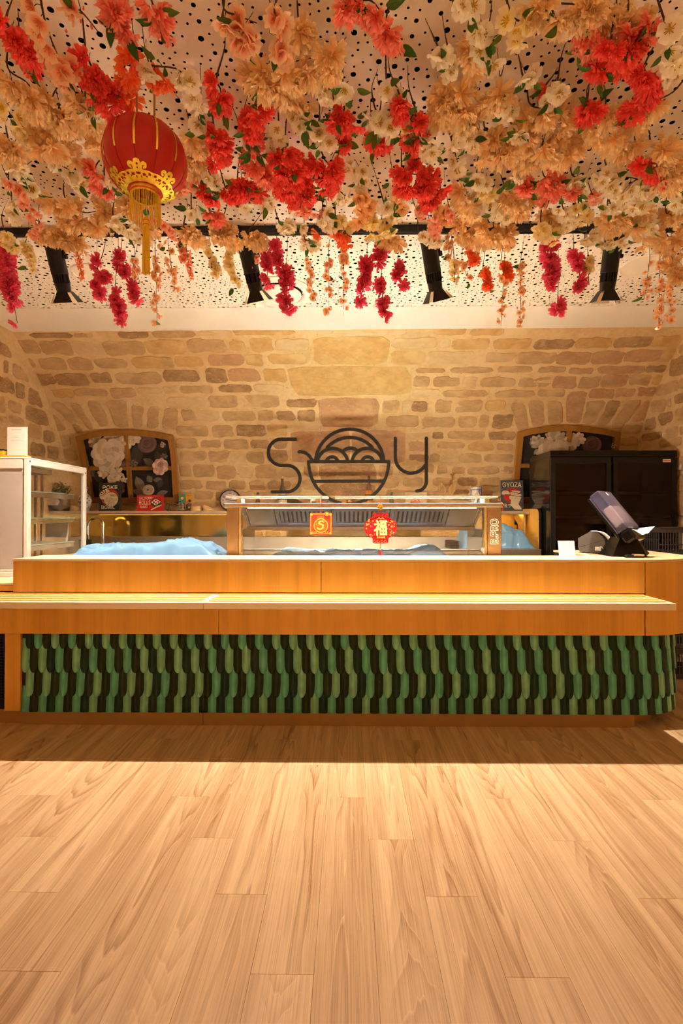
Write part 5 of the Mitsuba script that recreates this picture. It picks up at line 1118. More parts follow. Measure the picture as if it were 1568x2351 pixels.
# ------------------------------------------------------------------ goods on the cash end of the counter
TZ = 1.1002
cd = thing('price_card', 'small white framed card on the countertop left of the receipt printer', 'card'); a, b = at(1284.5, 1277, 3.40), at(1322, 1241, 3.40)
v = np.array([0, .22, 1.0]); v /= np.linalg.norm(v); w = b[0] - a[0]; h = b[2] - TZ; o = np.array([a[0], 3.40, TZ])
put(cd, 'frame', prism(sbox(0, 0, w, h).difference(sbox(.014, 0.002, w - .012, h - .028)), o, (1, 0, 0), v, -0.006), 'm_case_white'); put(cd, 'paper', prism(sbox(.014, .002, w - .012, h - .028), o, (1, 0, 0), v, -0.003), mat('m_paper', (0.70, 0.69, 0.66), 0.8, 0.1))
put(cd, 'foot', prism(Polygon([(0, 0), (.07, 0), (.012, .08), (.008, .08)]), (a[0] + w * .45, 3.408, TZ), (0, 1, 0), (0, 0, 1), 0.008), 'm_case_white')
A = Art(); A.text('Zen', w * .5, h * .50, .014, (0.28, .25, .22), .022, bold=False)
for i in range(2): A.line([(w * .36, h * (.42 - .06 * i)), (w * .64, h * (.42 - .06 * i))], .0016, (.5, .47, .43))
for x in (.16, .66): A.line([(w * x, h * .07), (w * (x + .14), h * .07)], .003, (.35, .3, .25))
m, c = A.mesh(flat_map(o + np.array([0, 0.0018, 0]), (1, 0, 0), v)); put(cd, 'print', m, 'm_paint', color=c)
pr_ = thing('receipt_printer', 'dark grey receipt printer with a hanging paper strip beside the napkin dispenser', 'printer')
e = np.array([0.62, 0.78, 0]); q_ = np.array([0.80, -0.60, 0]); q_ = q_ / np.linalg.norm(q_); o = at(1331, 1270, 3.80); o[2] = TZ
Z3 = np.array([0, 0, 1.0])
mat('m_grey', (0.075, 0.073, 0.068), 0.45, 0.4)
prof = Polygon([(0.0, 0.006), (0.165, 0.006), (0.172, 0.02), (0.172, 0.105), (0.125, 0.158), (0.075, 0.166), (-0.012, 0.112), (-0.012, 0.045)])
def prof_prism(p, d0, d1): return prism(p, o + e * d0, q_, Z3, -(d1 - d0)) if np.dot(np.cross(q_, Z3), e) < 0 else prism(p, o + e * d0, q_, Z3, d1 - d0)
put(pr_, 'body', prof_prism(prof, 0.0, 0.19), 'm_grey'); put(pr_, 'seam', prof_prism(LineString([(0.0, 0.045), (0.172, 0.105)]).buffer(0.0012), -0.0008, 0.0), 'm_black'); put(pr_, 'foot', prof_prism(sbox(0.01, 0.0, 0.16, 0.0055), 0.01, 0.18), 'm_black')
put(pr_, 'badge', prof_prism(sbox(0.105, 0.022, 0.145, 0.052), -0.0012, -0.0002), 'm_case_white')
pts = [(0.06, 0.1675), (0.11, 0.164), (0.15, 0.145), (0.182, 0.110), (0.198, 0.075), (0.202, 0.045)]
V = []
for a_, b_ in smooth_path([(x, y, 0) for x, y in pts], 14)[:, :2]:
    for d_ in (0.03, 0.165): V.append(o + q_ * a_ + e * d_ + Z3 * b_)
put(pr_, 'paper_strip', tri(V, [f for i in range(13) for f in ([2 * i, 2 * i + 1, 2 * i + 3], [2 * i, 2 * i + 3, 2 * i + 2])]), 'm_paper', smooth=True)
cb_ = thing('white_cable', 'thin white cable looping on the countertop in front of the receipt printer', 'cable')
CP = lambda x, y: atz(x, y, TZ + 0.004) if y > 1262 else at(x, y, 3.62)
put(cb_, 'wire', tube(smooth_path([CP(1330, 1271), CP(1350, 1272), CP(1363, 1268), CP(1372, 1260), at(1379, 1255, 3.62), at(1385, 1260, 3.62), CP(1389, 1269)], 40), 0.0032, 6), 'm_case_white')
# napkin dispenser on its stand
nd = thing('napkin_dispenser', 'slanted clear-fronted napkin dispenser on a black stand at the cash end', 'dispenser')
rx = np.array([0.748, 0.664, 0.0]); wv = np.array([-0.400, 0.450, 0.799]); nv = np.cross(rx, wv); o = at(1456, 1210, 3.44)
def loc(a, b, c): return o + rx * a + wv * b + nv * c
def lbox(a0, a1, b0, b1, c0, c1, bev=0.0):
    m = box(a0, a1, b0, b1, c0, c1, bev); return tri(np.array([loc(*p_) for p_ in m.vertices]), m.faces)
put(nd, 'cover', lbox(-.105, .105, 0.0, .325, -.080, 0.0, .009), 'm_dispenser', label='tinted clear cover', smooth=30)
put(nd, 'back', lbox(-.106, .106, -.03, .318, -.105, -.0865, .006), 'm_black_gloss')
put(nd, 'lining', lbox(-.100, .100, .004, .312, -.086, -.0805), mat('m_lining', (0.085, 0.085, 0.14), 0.4, 0.3))
put(nd, 'jaw', lbox(-.106, .106, -.085, -.001, -.084, -.004, .014), 'm_black_gloss', smooth=30)
put(nd, 'mouth', lbox(-.070, .070, -.065, -.015, -.006, -.0035, .0), 'm_grey')
put(nd, 'napkin_pack', lbox(-.088, .088, .045, .195, -.074, -.008, .004), mat('m_napkin', (0.78, 0.62, 0.58), 0.9, 0.1)); put(nd, 'window_frame', cat([lbox(-.078, .080, .095, .098, -.0070, -.0055), lbox(-.078, .080, .062, .064, -.0070, -.0055)]), 'm_grey')
V = [loc(-.074, -.012, 0.002), loc(0, -.03, .0), loc(.074, -.012, .002), loc(-.082, -.085, .03), loc(-.02, -.088, .055), loc(.03, -.075, .05), loc(.088, -.055, .085), loc(-.02, -.06, .02), loc(.03, -.05, .02)]
put(nd, 'napkin', tri(V, [[0, 3, 7], [0, 7, 1], [1, 7, 8], [1, 8, 2], [8, 6, 2], [3, 4, 7], [7, 4, 5], [7, 5, 8], [8, 5, 6]]), mat('m_napkin_white', (0.85, 0.83, 0.78), 0.9, 0.1))
A = Art(); A.poly(sbox(-.010, .285, .012, .305), (0.75, .75, .75)); A.line([(-.012, .281), (.022, .281)], .003, (.7, .7, .7)); m, c = A.mesh(lambda a_, b_, l: loc(a_, b_, l), .0006); put(nd, 'badge', m, 'm_paint', color=c)
hullp = lambda pts: (lambda h: tri(h.vertices, h.faces))(trimesh.convex.convex_hull(np.array(pts)))
def foot(topc, base, wtop, wbase, th):
    P = []
    for c_, w_ in ((topc, wtop), (base, wbase)):
        for s_ in (-1, 1):
            for t_ in (-1, 1): P.append(np.array(c_) + np.array([s_ * w_, t_ * th, 0]))
    return hullp(P)
b0 = at(1437, 1240, 3.50); zt = b0[2] + .02
put(nd, 'stand_front', hullp([(b0[0] - .055, 3.47, zt), (b0[0] + .06, 3.47, zt), (b0[0] - .055, 3.60, zt), (b0[0] + .06, 3.60, zt), (b0[0] - .12, 3.45, TZ), (b0[0] + .10, 3.42, TZ), (b0[0] - .10, 3.68, TZ), (b0[0] + .12, 3.70, TZ)]), 'm_black_gloss')
put(nd, 'stand_wing', hullp([(b0[0] + .062, 3.50, zt), (b0[0] + .13, 3.60, zt - .01), (b0[0] + .10, 3.47, TZ + .001), (b0[0] + .235, 3.62, TZ + .012), (b0[0] + .235, 3.64, TZ + .001), (b0[0] + .12, 3.70, TZ + .001)]), 'm_black')
sp_ = thing('stapler', 'small black and cream stapler lying in front of the napkin dispenser', 'stapler'); a = atz(1381, 1272, TZ)
put(sp_, 'base', box(a[0], a[0] + .115, 3.36, 3.40, TZ, TZ + .010, .003), 'm_black'); put(sp_, 'top', box(a[0] + .05, a[0] + .118, 3.358, 3.402, TZ + .0105, TZ + .024, .004), mat('m_stapler', (.45, .33, .22), .4, .4)); put(sp_, 'arm', box(a[0], a[0] + .049, 3.364, 3.396, TZ + .0105, TZ + .020, .003), 'm_black')
# stacked black crates beyond the counter's end
def crate(t, x0, x1, y0, y1, z0, z1):
    mm = []
    for z in (z0, z1 - .05): mm.append(cat([box(x0, x1, y0, y0 + .008, z, z + (.05 if z > z0 else .04)), box(x0, x1, y1 - .008, y1, z, z + .04), box(x0, x0 + .008, y0, y1, z, z + .04), box(x1 - .008, x1, y0, y1, z, z + .04)]))
    put(t, 'frame', cat(mm + [box(x0, x1, y0, y1, z0, z0 + .008), box(x0 - .006, x1 + .006, y0 - .006, y0 + .002, z1 - .014, z1), box(x0 - .006, x1 + .006, y0 - .004, y0 + .002, z0 + .10, z0 + .108)]), 'm_crate')
    n = 22; put(t, 'slats', cat([box(x0 + (x1 - x0) * i / n - .004, x0 + (x1 - x0) * i / n + .004, y0 + .001, y0 + .006, z0 + .03, z1 - .03) for i in range(1, n)] + [box(x0 + .001, x0 + .006, y0 + (y1 - y0) * i / 14 - .004, y0 + (y1 - y0) * i / 14 + .004, z0 + .03, z1 - .03) for i in range(1, 14)]), 'm_crate', kind='stuff')
mat('m_crate', (0.030, 0.028, 0.030), 0.5, 0.4)
zt = at(1510, 1209, 4.3)[2]; hc = zt / 5
for i in range(5):
    k = thing('crate', ('grey-black slatted plastic crate at the right edge, topmost of its stack' if i == 4 else 'grey-black plastic crate, %s from the floor in the stack behind the counter end' % ('first', 'second', 'third', 'fourth')[i % 4]), 'crate', 'stacked crates behind the counter end'); crate(k, 2.655, 3.15, 4.26, 4.62, i * hc + .001, (i + 1) * hc - .001)

# ------------------------------------------------------------------ track and its four spots
tk = thing('lamp_track', 'black ceiling track crossing the whole ceiling behind the blossoms', 'track')
put(tk, 'rail', box(-3.25, 3.25, 3.035, 3.072, CEIL - 0.045, CEIL - 0.001, 0.002), 'm_black')
put(tk, 'groove', box(-3.2, 3.2, 3.046, 3.060, CEIL - 0.0465, CEIL - 0.0452), 'm_black_gloss')
SPOTS = [((122, 565), (152, 688), 3.20, -8, 'leftmost of the four black track spotlights, near the left edge'), ((563, 560), (592, 686), 3.20, 10, 'black track spotlight in front of the round ceiling vent'),
         ((984, 556), (1003, 684), 3.20, -6, 'black track spotlight above the letter y of the wall sign'), ((1407, 553), (1391, 686), 3.17, 4, 'rightmost of the four black track spotlights, its mouth shining')]
for (tx, ty), (mx, my), ym, roll, lab in SPOTS:
    sp = thing('track_spotlight', lab, 'spotlight', 'spotlights on the ceiling track')
    p1 = at(mx, my, ym); p0 = at(tx, ty, 3.075)
    d = p1 - p0; L = np.linalg.norm(d); d /= L
    L = 0.335; p0 = p1 - d * L
    a = np.cross(d, [0, 1.0, 0]); a /= np.linalg.norm(a); a = a * (1 if a[0] > 0 else -1); b = np.cross(d, a)
    lp = lambda pr: lathe(pr, p0, 28, axis=d)
    put(sp, 'body', lp([(0.0, 0.0), (0.046, 0.0), (0.050, 0.004), (0.050, 0.185), (0.048, 0.187)]), 'm_black', smooth=30)
    put(sp, 'core', lp([(0.036, 0.18), (0.036, 0.245)]), 'm_black_gloss')
    rb = []
    for k in range(18):
        t = k * 2 * PI / 18; c = p0 + (a * math.cos(t) + b * math.sin(t)) * 0.044
        rb.append(tube([c + d * 0.184, c + d * 0.238], 0.0042, 5))
    put(sp, 'cooling_fins', cat(rb), 'm_black')
    put(sp, 'head', lp([(0.043, 0.237), (0.046, 0.240), (0.043, 0.285), (0.043, 0.292), (0.036, 0.292), (0.032, 0.270), (0.0, 0.270)]), 'm_black', smooth=30)
    put(sp, 'lens', lp([(0.0, 0.278), (0.031, 0.278), (0.0, 0.2785)]), 'm_white', emitter={'type': 'area', 'radiance': rgb(np.array([1.0, 0.93, 0.80]) * 14.0)}, label='glowing lens')
    cr, sr = math.cos(math.radians(roll)), math.sin(math.radians(roll)); a2, b2 = a * cr + b * sr, b * cr - a * sr
    for q, (e, w) in enumerate(((a2, b2), (-a2, b2), (b2, a2), (-b2, a2))):
        o = p0 + d * 0.288
        n0, n1 = 0.040, 0.040
        tilt = (0.042, 0.036, 0.030, 0.034)[q]
        pts = [o + e * 0.043 - w * 0.030, o + e * 0.043 + w * 0.030, o + d * 0.066 + e * (0.043 + tilt) + w * 0.058, o + d * 0.066 + e * (0.043 + tilt) - w * 0.058]
        nn = np.cross(pts[1] - pts[0], pts[3] - pts[0]); nn /= np.linalg.norm(nn); nn = nn * (1 if np.dot(nn, e) > 0 else -1)
        h = trimesh.convex.convex_hull(np.array(pts + [x - nn * 0.0006 for x in pts])); dr_ = put(sp, 'barn_door', tri(h.vertices, h.faces), 'm_silver', label='barn door flap, silver inside and black outside')
        h = trimesh.convex.convex_hull(np.array([x + nn * 0.0002 for x in pts] + [x + nn * 0.0014 for x in pts])); put(dr_, 'outer_face', tri(h.vertices, h.faces), 'm_black')
    c = p0 + d * 0.09
    put(sp, 'yoke', tube(smooth_path([c + a * 0.056, c + a * 0.058 - d * 0.06, np.array([p0[0] + 0.05 * a[0], 3.054, CEIL - 0.085]), np.array([p0[0] + 0.02, 3.054, CEIL - 0.06])], 10), 0.008, 8), 'm_black')
    put(sp, 'knob', cyl(c + a * 0.048, c + a * 0.072, 0.012, sides=12), 'm_black')
    put(sp, 'adapter', box(p0[0] - 0.06, p0[0] + 0.06, 3.038, 3.070, CEIL - 0.085, CEIL - 0.0465, 0.003), 'm_black')
    aim = d + np.array([0, -0.12, 0]); o = p0 + d * 0.325
    scene['lamp_of_' + sp] = {'type': 'spot', 'to_world': T4().look_at(origin=o.tolist(), target=(o + np.array([0.0, 0.18, -1.0])).tolist(), up=[0, 1, 0]),
                              'intensity': rgb(WARM * SPOT_POWER), 'cutoff_angle': 54.0, 'beam_width': 4.0}

# ceiling fittings
p = atz(641, 672, CEIL); r = 0.275
vd = thing('ceiling_vent', 'round white air diffuser in the ceiling between the second spotlight and the wall', 'vent')
put(vd, 'ring', lathe([(r, 0.0), (r, -0.006), (r - 0.05, -0.016), (r - 0.075, -0.014), (r - 0.085, 0.0)], (p[0], p[1], CEIL), 48), 'm_white', smooth=40)
put(vd, 'throat', lathe([(r - 0.09, -0.001), (0.12, -0.001)], (p[0], p[1], CEIL), 40), 'm_black_matte')
put(vd, 'disc', lathe([(0.0, -0.032), (0.15, -0.032), (0.175, -0.024), (0.178, -0.016), (0.15, -0.012), (0.0, -0.012)], (p[0], p[1], CEIL), 48), 'm_white', smooth=40)
put(vd, 'stem', cyl((p[0], p[1], CEIL), (p[0], p[1], CEIL - 0.014), 0.03), 'm_white')
for px, py, r, lab in ((1480, 610, 0.165, 'flat round speaker grille in the ceiling right of the last spotlight'), (215, 628, 0.15, 'flat round speaker grille in the ceiling right of the first spotlight')):
    p = atz(px, py, CEIL); sk = thing('ceiling_speaker', lab, 'speaker', 'speakers in the ceiling')
    put(sk, 'rim', lathe([(r, 0.0), (r, -0.004), (r - 0.008, -0.006), (r - 0.012, -0.002)], (p[0], p[1], CEIL), 48), 'm_white', smooth=40)
    put(sk, 'grille', lathe([(0.0, -0.003), (r - 0.011, -0.0025)], (p[0], p[1], CEIL), 40), 'm_plaster')
p = atz(1072, 312, CEIL - 0.05); dn = thing('ceiling_downlight', 'cream cylinder downlight on the ceiling between peach and cream blossoms', 'downlight')
put(dn, 'body', lathe([(0.055, 0.0), (0.055, -0.07), (0.050, -0.073), (0.044, -0.068), (0.0, -0.066)], (p[0], p[1], CEIL), 32), 'm_plaster', smooth=40)
put(dn, 'ring', cat([lathe([(0.0555, z), (0.057, z - 0.002), (0.0555, z - 0.004)], (p[0], p[1], CEIL), 32) for z in (-0.02, -0.045)]), 'm_black')
# unseen downlights behind the camera; their floor bounce lights ceiling and blossoms
for x in (-2.0, 0.0, 2.0):
    for y in (-2.7, -1.8, -0.9):
        dl = thing('round_downlight', 'unseen round ceiling downlight behind the camera, %s row, %s' % ({-2.7: 'rear', -1.8: 'middle', -0.9: 'front'}[y], {-2.0: 'left', 0.0: 'centre', 2.0: 'right'}[x]), 'downlight', 'unseen downlights behind the camera')
        put(dl, 'ring', lathe([(0.075, 0.0), (0.075, -0.006), (0.06, -0.006)], (x, y, CEIL - 0.001), 24), 'm_white')
        put(dl, 'lens', lathe([(0.06, -0.004), (0.0, -0.0041)], (x, y, CEIL - 0.001), 24), 'm_case_white')
        scene['lamp_of_' + dl] = {'type': 'spot', 'to_world': T4().look_at(origin=[x, y, CEIL - 0.02], target=[x, y, 0], up=[0, 1, 0]), 'intensity': rgb(WARM * DOWN_POWER), 'cutoff_angle': 30.0, 'beam_width': 18.0}

# ------------------------------------------------------------------ the red lantern
LC = at(334, 368, 1.84); LA, LB = 0.151, 0.124
ln = thing('paper_lantern', 'red silk lantern with gold ribs, fringe and a long yellow tassel hanging among the blossoms', 'lantern')
NL = 12; LPH = 0.13
def lobes(th): return 1 - 0.030 * np.abs(np.cos((th - LPH) * NL / 2)) ** 6
def lprof(t0, t1, n, off=0.0):
    t = np.radians(np.linspace(t0, t1, n)); return [((LA + off) * max(0.0, math.cos(a)) ** 0.72, (LB + off) * math.sin(a)) for a in t]
TB, TT = -77, 77
put(ln, 'shell', lathe(lprof(TB, TT, 30), LC, 144, lobes=lobes), 'm_lantern' if mat('m_lantern', (0.40, 0.008, 0.004), 0.42, 0.35, sheen=0.3) else '', smooth=True)
def lpt(t, th, off):
    a = math.radians(t); r = (LA * math.cos(a) ** 0.72) * lobes(np.array([th]))[0] + off * math.cos(a); return LC + np.array([r * math.cos(th), r * math.sin(th), (LB + off) * math.sin(a)])
for i in range(NL):
    th = LPH + i * 2 * PI / NL; V = []
    for t in np.linspace(70, -20, 16):
        for s in (-1, 0, 1): V.append(lpt(t, th + s * 0.0036 / (LA * max(0.2, math.cos(math.radians(t)))), 0.0016 + 0.001 * (s == 0)))
    put(ln, 'gold_rib', tri(V, [f for k in range(15) for j in range(2) for f in ([3 * k + j, 3 * k + j + 1, 3 * k + j + 4], [3 * k + j, 3 * k + j + 4, 3 * k + j + 3])]), 'm_gold', smooth=True)
    put(ln, 'seam', tube([lpt(t, th, 0.0008) for t in np.linspace(-20, -60, 8)], 0.0009, 5), 'm_seam' if mat('m_seam', (0.22, 0.006, 0.004), 0.7, 0.2) else '')
# gold cut-paper band: a fretted ring with cloud heads, as a fine mesh of the cells it covers
def gold_mask(u, t):
    """u: angle within one of six repeats, -1..1; t: latitude."""
    ring = (-73 < t < -55)
    holes = any(abs(u - c) < w and a < t < b for c, w, a, b in ((0.0, .16, -62, -58.5), (0.42, .12, -64, -60), (-0.42, .12, -64, -60), (0.8, .10, -62, -58), (-0.8, .10, -62, -58), (0.2, .05, -68, -64), (-0.2, .05, -68, -64), (0.62, .05, -66, -63), (-0.62, .05, -66, -63)))
    if ring: return not holes
    x, y = u * 0.062, math.radians(t + 55) * LB * 1.02                 # metres from the ring's rim
    if math.hypot(x, y - 0.018) < 0.0038: return False
    if math.hypot(x, y - 0.006) < 0.003: return False
    head = abs(x) < 0.010 + 0.30 * (0.03 - y) * (y > 0) and 0 < y < 0.036 - 0.45 * abs(x)
    l = math.hypot(abs(x) - 0.024, y - 0.014); curl = l < 0.0115 and not (l < 0.0035 and y < 0.013) and not (abs(abs(x) - 0.020) < 0.002 and y < 0.012)
    return head or curl
V, Fc, n = [], [], 0
ths, tts = np.linspace(0, 2 * PI, 505), np.linspace(-73, -30, 78)
msk = np.array([[gold_mask(((((th - LPH) * 6 / (2 * PI)) % 1) - 0.5) * 2, t) for th in (ths[:-1] + ths[1:]) / 2] for t in (tts[:-1] + tts[1:]) / 2])
ok = np.argwhere(msk); idx = {}
def gv(i, j):
    k = (i, j % 504)
    if k not in idx: idx[k] = len(V); V.append(lpt(tts[i], ths[j % 504], 0.0014))
    return idx[k]
for i, j in ok: Fc += [[gv(i, j), gv(i + 1, j + 1), gv(i, j + 1)], [gv(i, j), gv(i + 1, j), gv(i + 1, j + 1)]]
put(ln, 'gold_paper_band', tri(V, Fc), 'm_gold_paper' if metal('m_gold_paper', (1.0, 0.78, 0.10), 0.30) else '', smooth=True)
rb = LA * math.cos(math.radians(TB)) ** 0.72; zb = LC[2] + LB * math.sin(math.radians(TB))
ring = lambda r0, r1, z0, z1: lathe([(r1, z0), (r0, z0), (r0, z1), (r1, z1), (r1, z0)], (LC[0], LC[1], 0), 48)
put(ln, 'bottom_ring', ring(rb - 0.004, rb + 0.003, zb - 0.018, zb + 0.004), 'm_gold_paper'); put(ln, 'braid', cat([lathe([(rb + 0.003, z), (rb + 0.0048, z + 0.0014), (rb + 0.003, z + 0.0028)], (LC[0], LC[1], 0), 48) for z in (zb - 0.016, zb - 0.0125)]), 'm_cord')
put(ln, 'top_ring', ring(rb - 0.004, rb + 0.003, 2 * LC[2] - zb - 0.004, 2 * LC[2] - zb + 0.010), 'm_gold_paper')
mat('m_yarn', (0.80, 0.52, 0.03), 0.6, 0.3); r_ = np.random.default_rng(6); fr_ = []
for i in range(78):
    t = i * 2 * PI / 78 + r_.normal(0, .01); p = np.array([LC[0] + (rb + .001) * math.cos(t), LC[1] + (rb + .001) * math.sin(t), zb - 0.014]); l = r_.uniform(.085, .10)
    fr_.append(tube([p, p + np.array([r_.normal(0, .001), r_.normal(0, .001), -l * .5]), p + np.array([r_.normal(0, .003), r_.normal(0, .003), -l])], 0.0010, 4, caps=False))
put(ln, 'fringe', cat(fr_), 'm_yarn', kind='stuff')
zt_ = at(335, 488, 1.84)[2]; bx0 = LC[0] + 0.004
put(ln, 'bead', lathe([(0.0, -.0115)] + [(.0115 * math.cos(a), .0115 * math.sin(a)) for a in np.linspace(-1.4, 1.4, 10)] + [(0.0, .0115)], (bx0, LC[1], zt_), 20), 'm_jade' if mat('m_jade', (0.02, 0.22, 0.09), 0.15, 0.5) else '', smooth=True)
put(ln, 'tassel_cord', tube([(LC[0], LC[1], zb + 0.01), (bx0, LC[1], zt_)], 0.0012, 5), 'm_yarn')
hd = [(0.0, -.012), (.004, -.013), (.008, -.020), (.011, -.030), (.0115, -.042), (.0105, -.047), (.0118, -.060)]
put(ln, 'tassel_head', lathe(hd, (bx0, LC[1], zt_), 20), 'm_yarn', smooth=40); put(ln, 'tassel_binding', cat([lathe([(.0112, z), (.0128, z + .0012), (.0112, z + .0024)], (bx0, LC[1], zt_), 20) for z in (-.033, -.049)]), 'm_cord')
ts = []; zb2 = at(335, 630, 1.84)[2]
for i in range(90):
    t = r_.uniform(0, 2 * PI); q = math.sqrt(r_.uniform(0, 1)); p = np.array([bx0 + .0112 * q * math.cos(t), LC[1] + .0112 * q * math.sin(t), zt_ - .052]); e = np.array([bx0 + .0135 * q * math.cos(t), LC[1] + .0135 * q * math.sin(t), zb2 + r_.uniform(0, .022)])
    ts.append(tube([p, (p + e) / 2 + np.array([r_.normal(0, .001), r_.normal(0, .001), 0]), e], 0.0016, 4, caps=False))
put(ln, 'tassel', cat(ts), 'm_yarn', kind='stuff')
for s, px in ((-1, 320), (1, 357)):
    x = LC[0] + s * 0.033; z0 = 2 * LC[2] - zb
    put(ln, 'strap', box(x - .0035, x + .0035, LC[1] - .001, LC[1] + .001, z0, z0 + .135), 'm_strap' if mat('m_strap', (0.34, 0.20, 0.07), 0.6, 0.2) else '')
z1 = 2 * LC[2] - zb + .135
put(ln, 'hoop', tube([(LC[0] + .033 * math.cos(a), LC[1], z1 + .03 * math.sin(a)) for a in np.linspace(0, PI, 12)], 0.0011, 5), 'm_silver')
put(ln, 'cord', cat([tube([(LC[0] + s, LC[1], z1 + .03), (LC[0] + s, LC[1], CEIL)], 0.0009, 5) for s in (-.002, .002)]), 'm_silver')

# ------------------------------------------------------------------ artificial blossom branches
def petal_grid(R, ang, half, ts, ss, cup, wav, notch, tilt0, r):
    """One petal: rows along the radius, columns across."""
    V = []; ph = r.uniform(0, 6)
    for t in ts:
        wd = half * (math.sin(PI * min(1, 0.18 + 0.60 * t)) ** 0.9)
        for s in ss:
            a = ang + s * wd; rr = R * t * (1 - notch * (1 - abs(s)) * (t > .9) - 0.10 * abs(s) ** 2 * (t > .7))
            z = R * (cup * t * t + tilt0 * t + wav * t * t * math.sin(s * 5 + ph) + 0.10 * abs(s) * t)
            V.append((rr * math.cos(a), rr * math.sin(a), z))
    n = len(ss); f = []
    for i in range(len(ts) - 1):
        for j in range(n - 1): k = i * n + j; f += [[k, k + 1, k + n + 1], [k, k + n + 1, k + n]]
    return V, f
def cherry(R, seed, kind):
    r = np.random.default_rng(seed); V, Fc, C = [], [], []; TS, SS = (0.05, 0.4, 0.75, 1.0), (-1, -.5, 0, .5, 1); off = r.uniform(0, 1); row = PALK.index(kind)
    for i in range(5):
        v, f = petal_grid(R, off + i * 2 * PI / 5 + r.normal(0, .05), 0.70, TS, SS, r.uniform(.05, .32), .06, .14, r.uniform(0.0, .25), r); n = len(V)
        V += v; Fc += [[a + n for a in q] for q in f]; k = row + r.uniform(.4, .9)
        for t in (0, .5, 1, 1): C += [(k, t)] * 5
    n = len(V); V += [(0, 0, .22 * R)] + [(.14 * R * math.cos(a), .14 * R * math.sin(a), .10 * R) for a in np.arange(6) * PI / 3]; C += [(row + .6, 1.6)] * 7
    Fc += [[n, n + 1 + i, n + 1 + (i + 1) % 6] for i in range(6)]
    for i in range(9):
        a = i * 2 * PI / 9 + r.normal(0, .1); l = r.uniform(.28, .45) * R; n = len(V); d = np.array([math.cos(a), math.sin(a), 0]); s = np.array([-d[1], d[0], 0]) * .02 * R
        V += [tuple(d * .05 * R + s), tuple(d * .05 * R - s), tuple(d * l + np.array([0, 0, .26 * R]) - s * 2), tuple(d * l + np.array([0, 0, .26 * R]) + s * 2)]; C += [(row + .6, 2.6)] * 4; Fc += [[n, n + 1, n + 2], [n, n + 2, n + 3]]
    return proto(tri(V, Fc), True, None, np.array(C))
def ruffle(R, seed, kind, layers=((7, 1.0, .25), (6, .78, .55), (4, .5, .9))):
    r = np.random.default_rng(seed); V, Fc, C = [], [], []; TS, SS = (0.06, 0.6, 1.0), (-1, -.5, 0, .5, 1); row = PALK.index(kind)
    for m, k, tl in layers:
        off = r.uniform(0, 6)
        for i in range(m):
            v, f = petal_grid(R * k * r.uniform(.9, 1.1), off + i * 2 * PI / m + r.normal(0, .1), 2.5 / m, TS, SS, r.uniform(-.05, .25), .20, .12, tl * r.uniform(.8, 1.2), r); n = len(V)
            V += v; Fc += [[a + n for a in q] for q in f]; q = row + r.uniform(.2, .95)
            for t in (0, .5, 1): C += [(q, t)] * 5
    return proto(tri(V, Fc), True, None, np.array(C))
KIND = {   # kind: (protos, radius, density, leaves, words)
    'coral': ([ruffle(.031, s, 'coral') for s in (1, 2, 3)], .031, 2.0, 4, 'coral red ruffled blossom cluster'),
    'salmon': ([ruffle(.035, s, 'salmon') for s in (4, 5, 6)], .035, 1.9, 4, 'salmon pink ruffled blossom cluster'),
    'peach': ([ruffle(.042, s, 'peach') for s in (7, 8, 9)], .042, 2.1, 0, 'peach ruffled blossom mass'),
    'hot': ([ruffle(.037, s, 'hot') for s in (10, 11, 12)], .037, 1.7, 0, 'hot pink hanging blossom strand'),
    'orange': ([ruffle(.030, s, 'orange', ((6, 1.0, .25), (4, .6, .8))) for s in (13, 14)], .030, 1.7, 2, 'orange red blossom spray'),
    'cream': ([cherry(.030, s, 'cream') for s in (21, 22, 23)], .030, 1.35, 3, 'cream cherry blossom branch'),
    'pink': ([cherry(.033, s, 'pink') for s in (24, 25)], .033, 1.35, 1, 'peach and pink orchid-like blossom spray'),
    'yellow': ([cherry(.028, s, 'yellow') for s in (26, 27)], .028, 1.4, 2, 'pale yellow blossom spray'),
    'amber': ([cherry(.028, s, 'amber') for s in (28, 29)], .028, 1.7, 1, 'amber orange blossom cluster'),
    'small': ([cherry(.019, s, 'small') for s in (30, 31)], .019, 1.15, 1, 'thin hanging strand of small apricot blossoms'),
    'rosy': ([cherry(.020, s, 'rosy') for s in (32, 33)], .020, 1.3, 0, 'sprig of small rosy blossoms'),
}
def leaf_proto(seed, y):
    r = np.random.default_rng(seed); V, C = [], []; n = 7; L, Wd = .055, .013
    for i in range(n):
        t = i / (n - 1); w = Wd * math.sin(PI * t ** .8) ** .9 + .0004
        for s in (-1, 0, 1): V.append((s * w, t * L, -.016 * t * t + .35 * abs(s) * w + r.normal(0, .0006))); C.append((PALK.index('leaf') + (.95 if s == 0 else r.uniform(.2, .6)), y))
    return proto(tri(V, [f for i in range(n - 1) for j in range(2) for f in ([3 * i + j, 3 * i + j + 1, 3 * i + j + 4], [3 * i + j, 3 * i + j + 4, 3 * i + j + 3])]), True, None, np.array(C))
LEAVES = [leaf_proto(1, .2), leaf_proto(2, 1.6), leaf_proto(3, .9)]
mat('m_twig', (0.055, 0.028, 0.016), 0.85, 0.2)
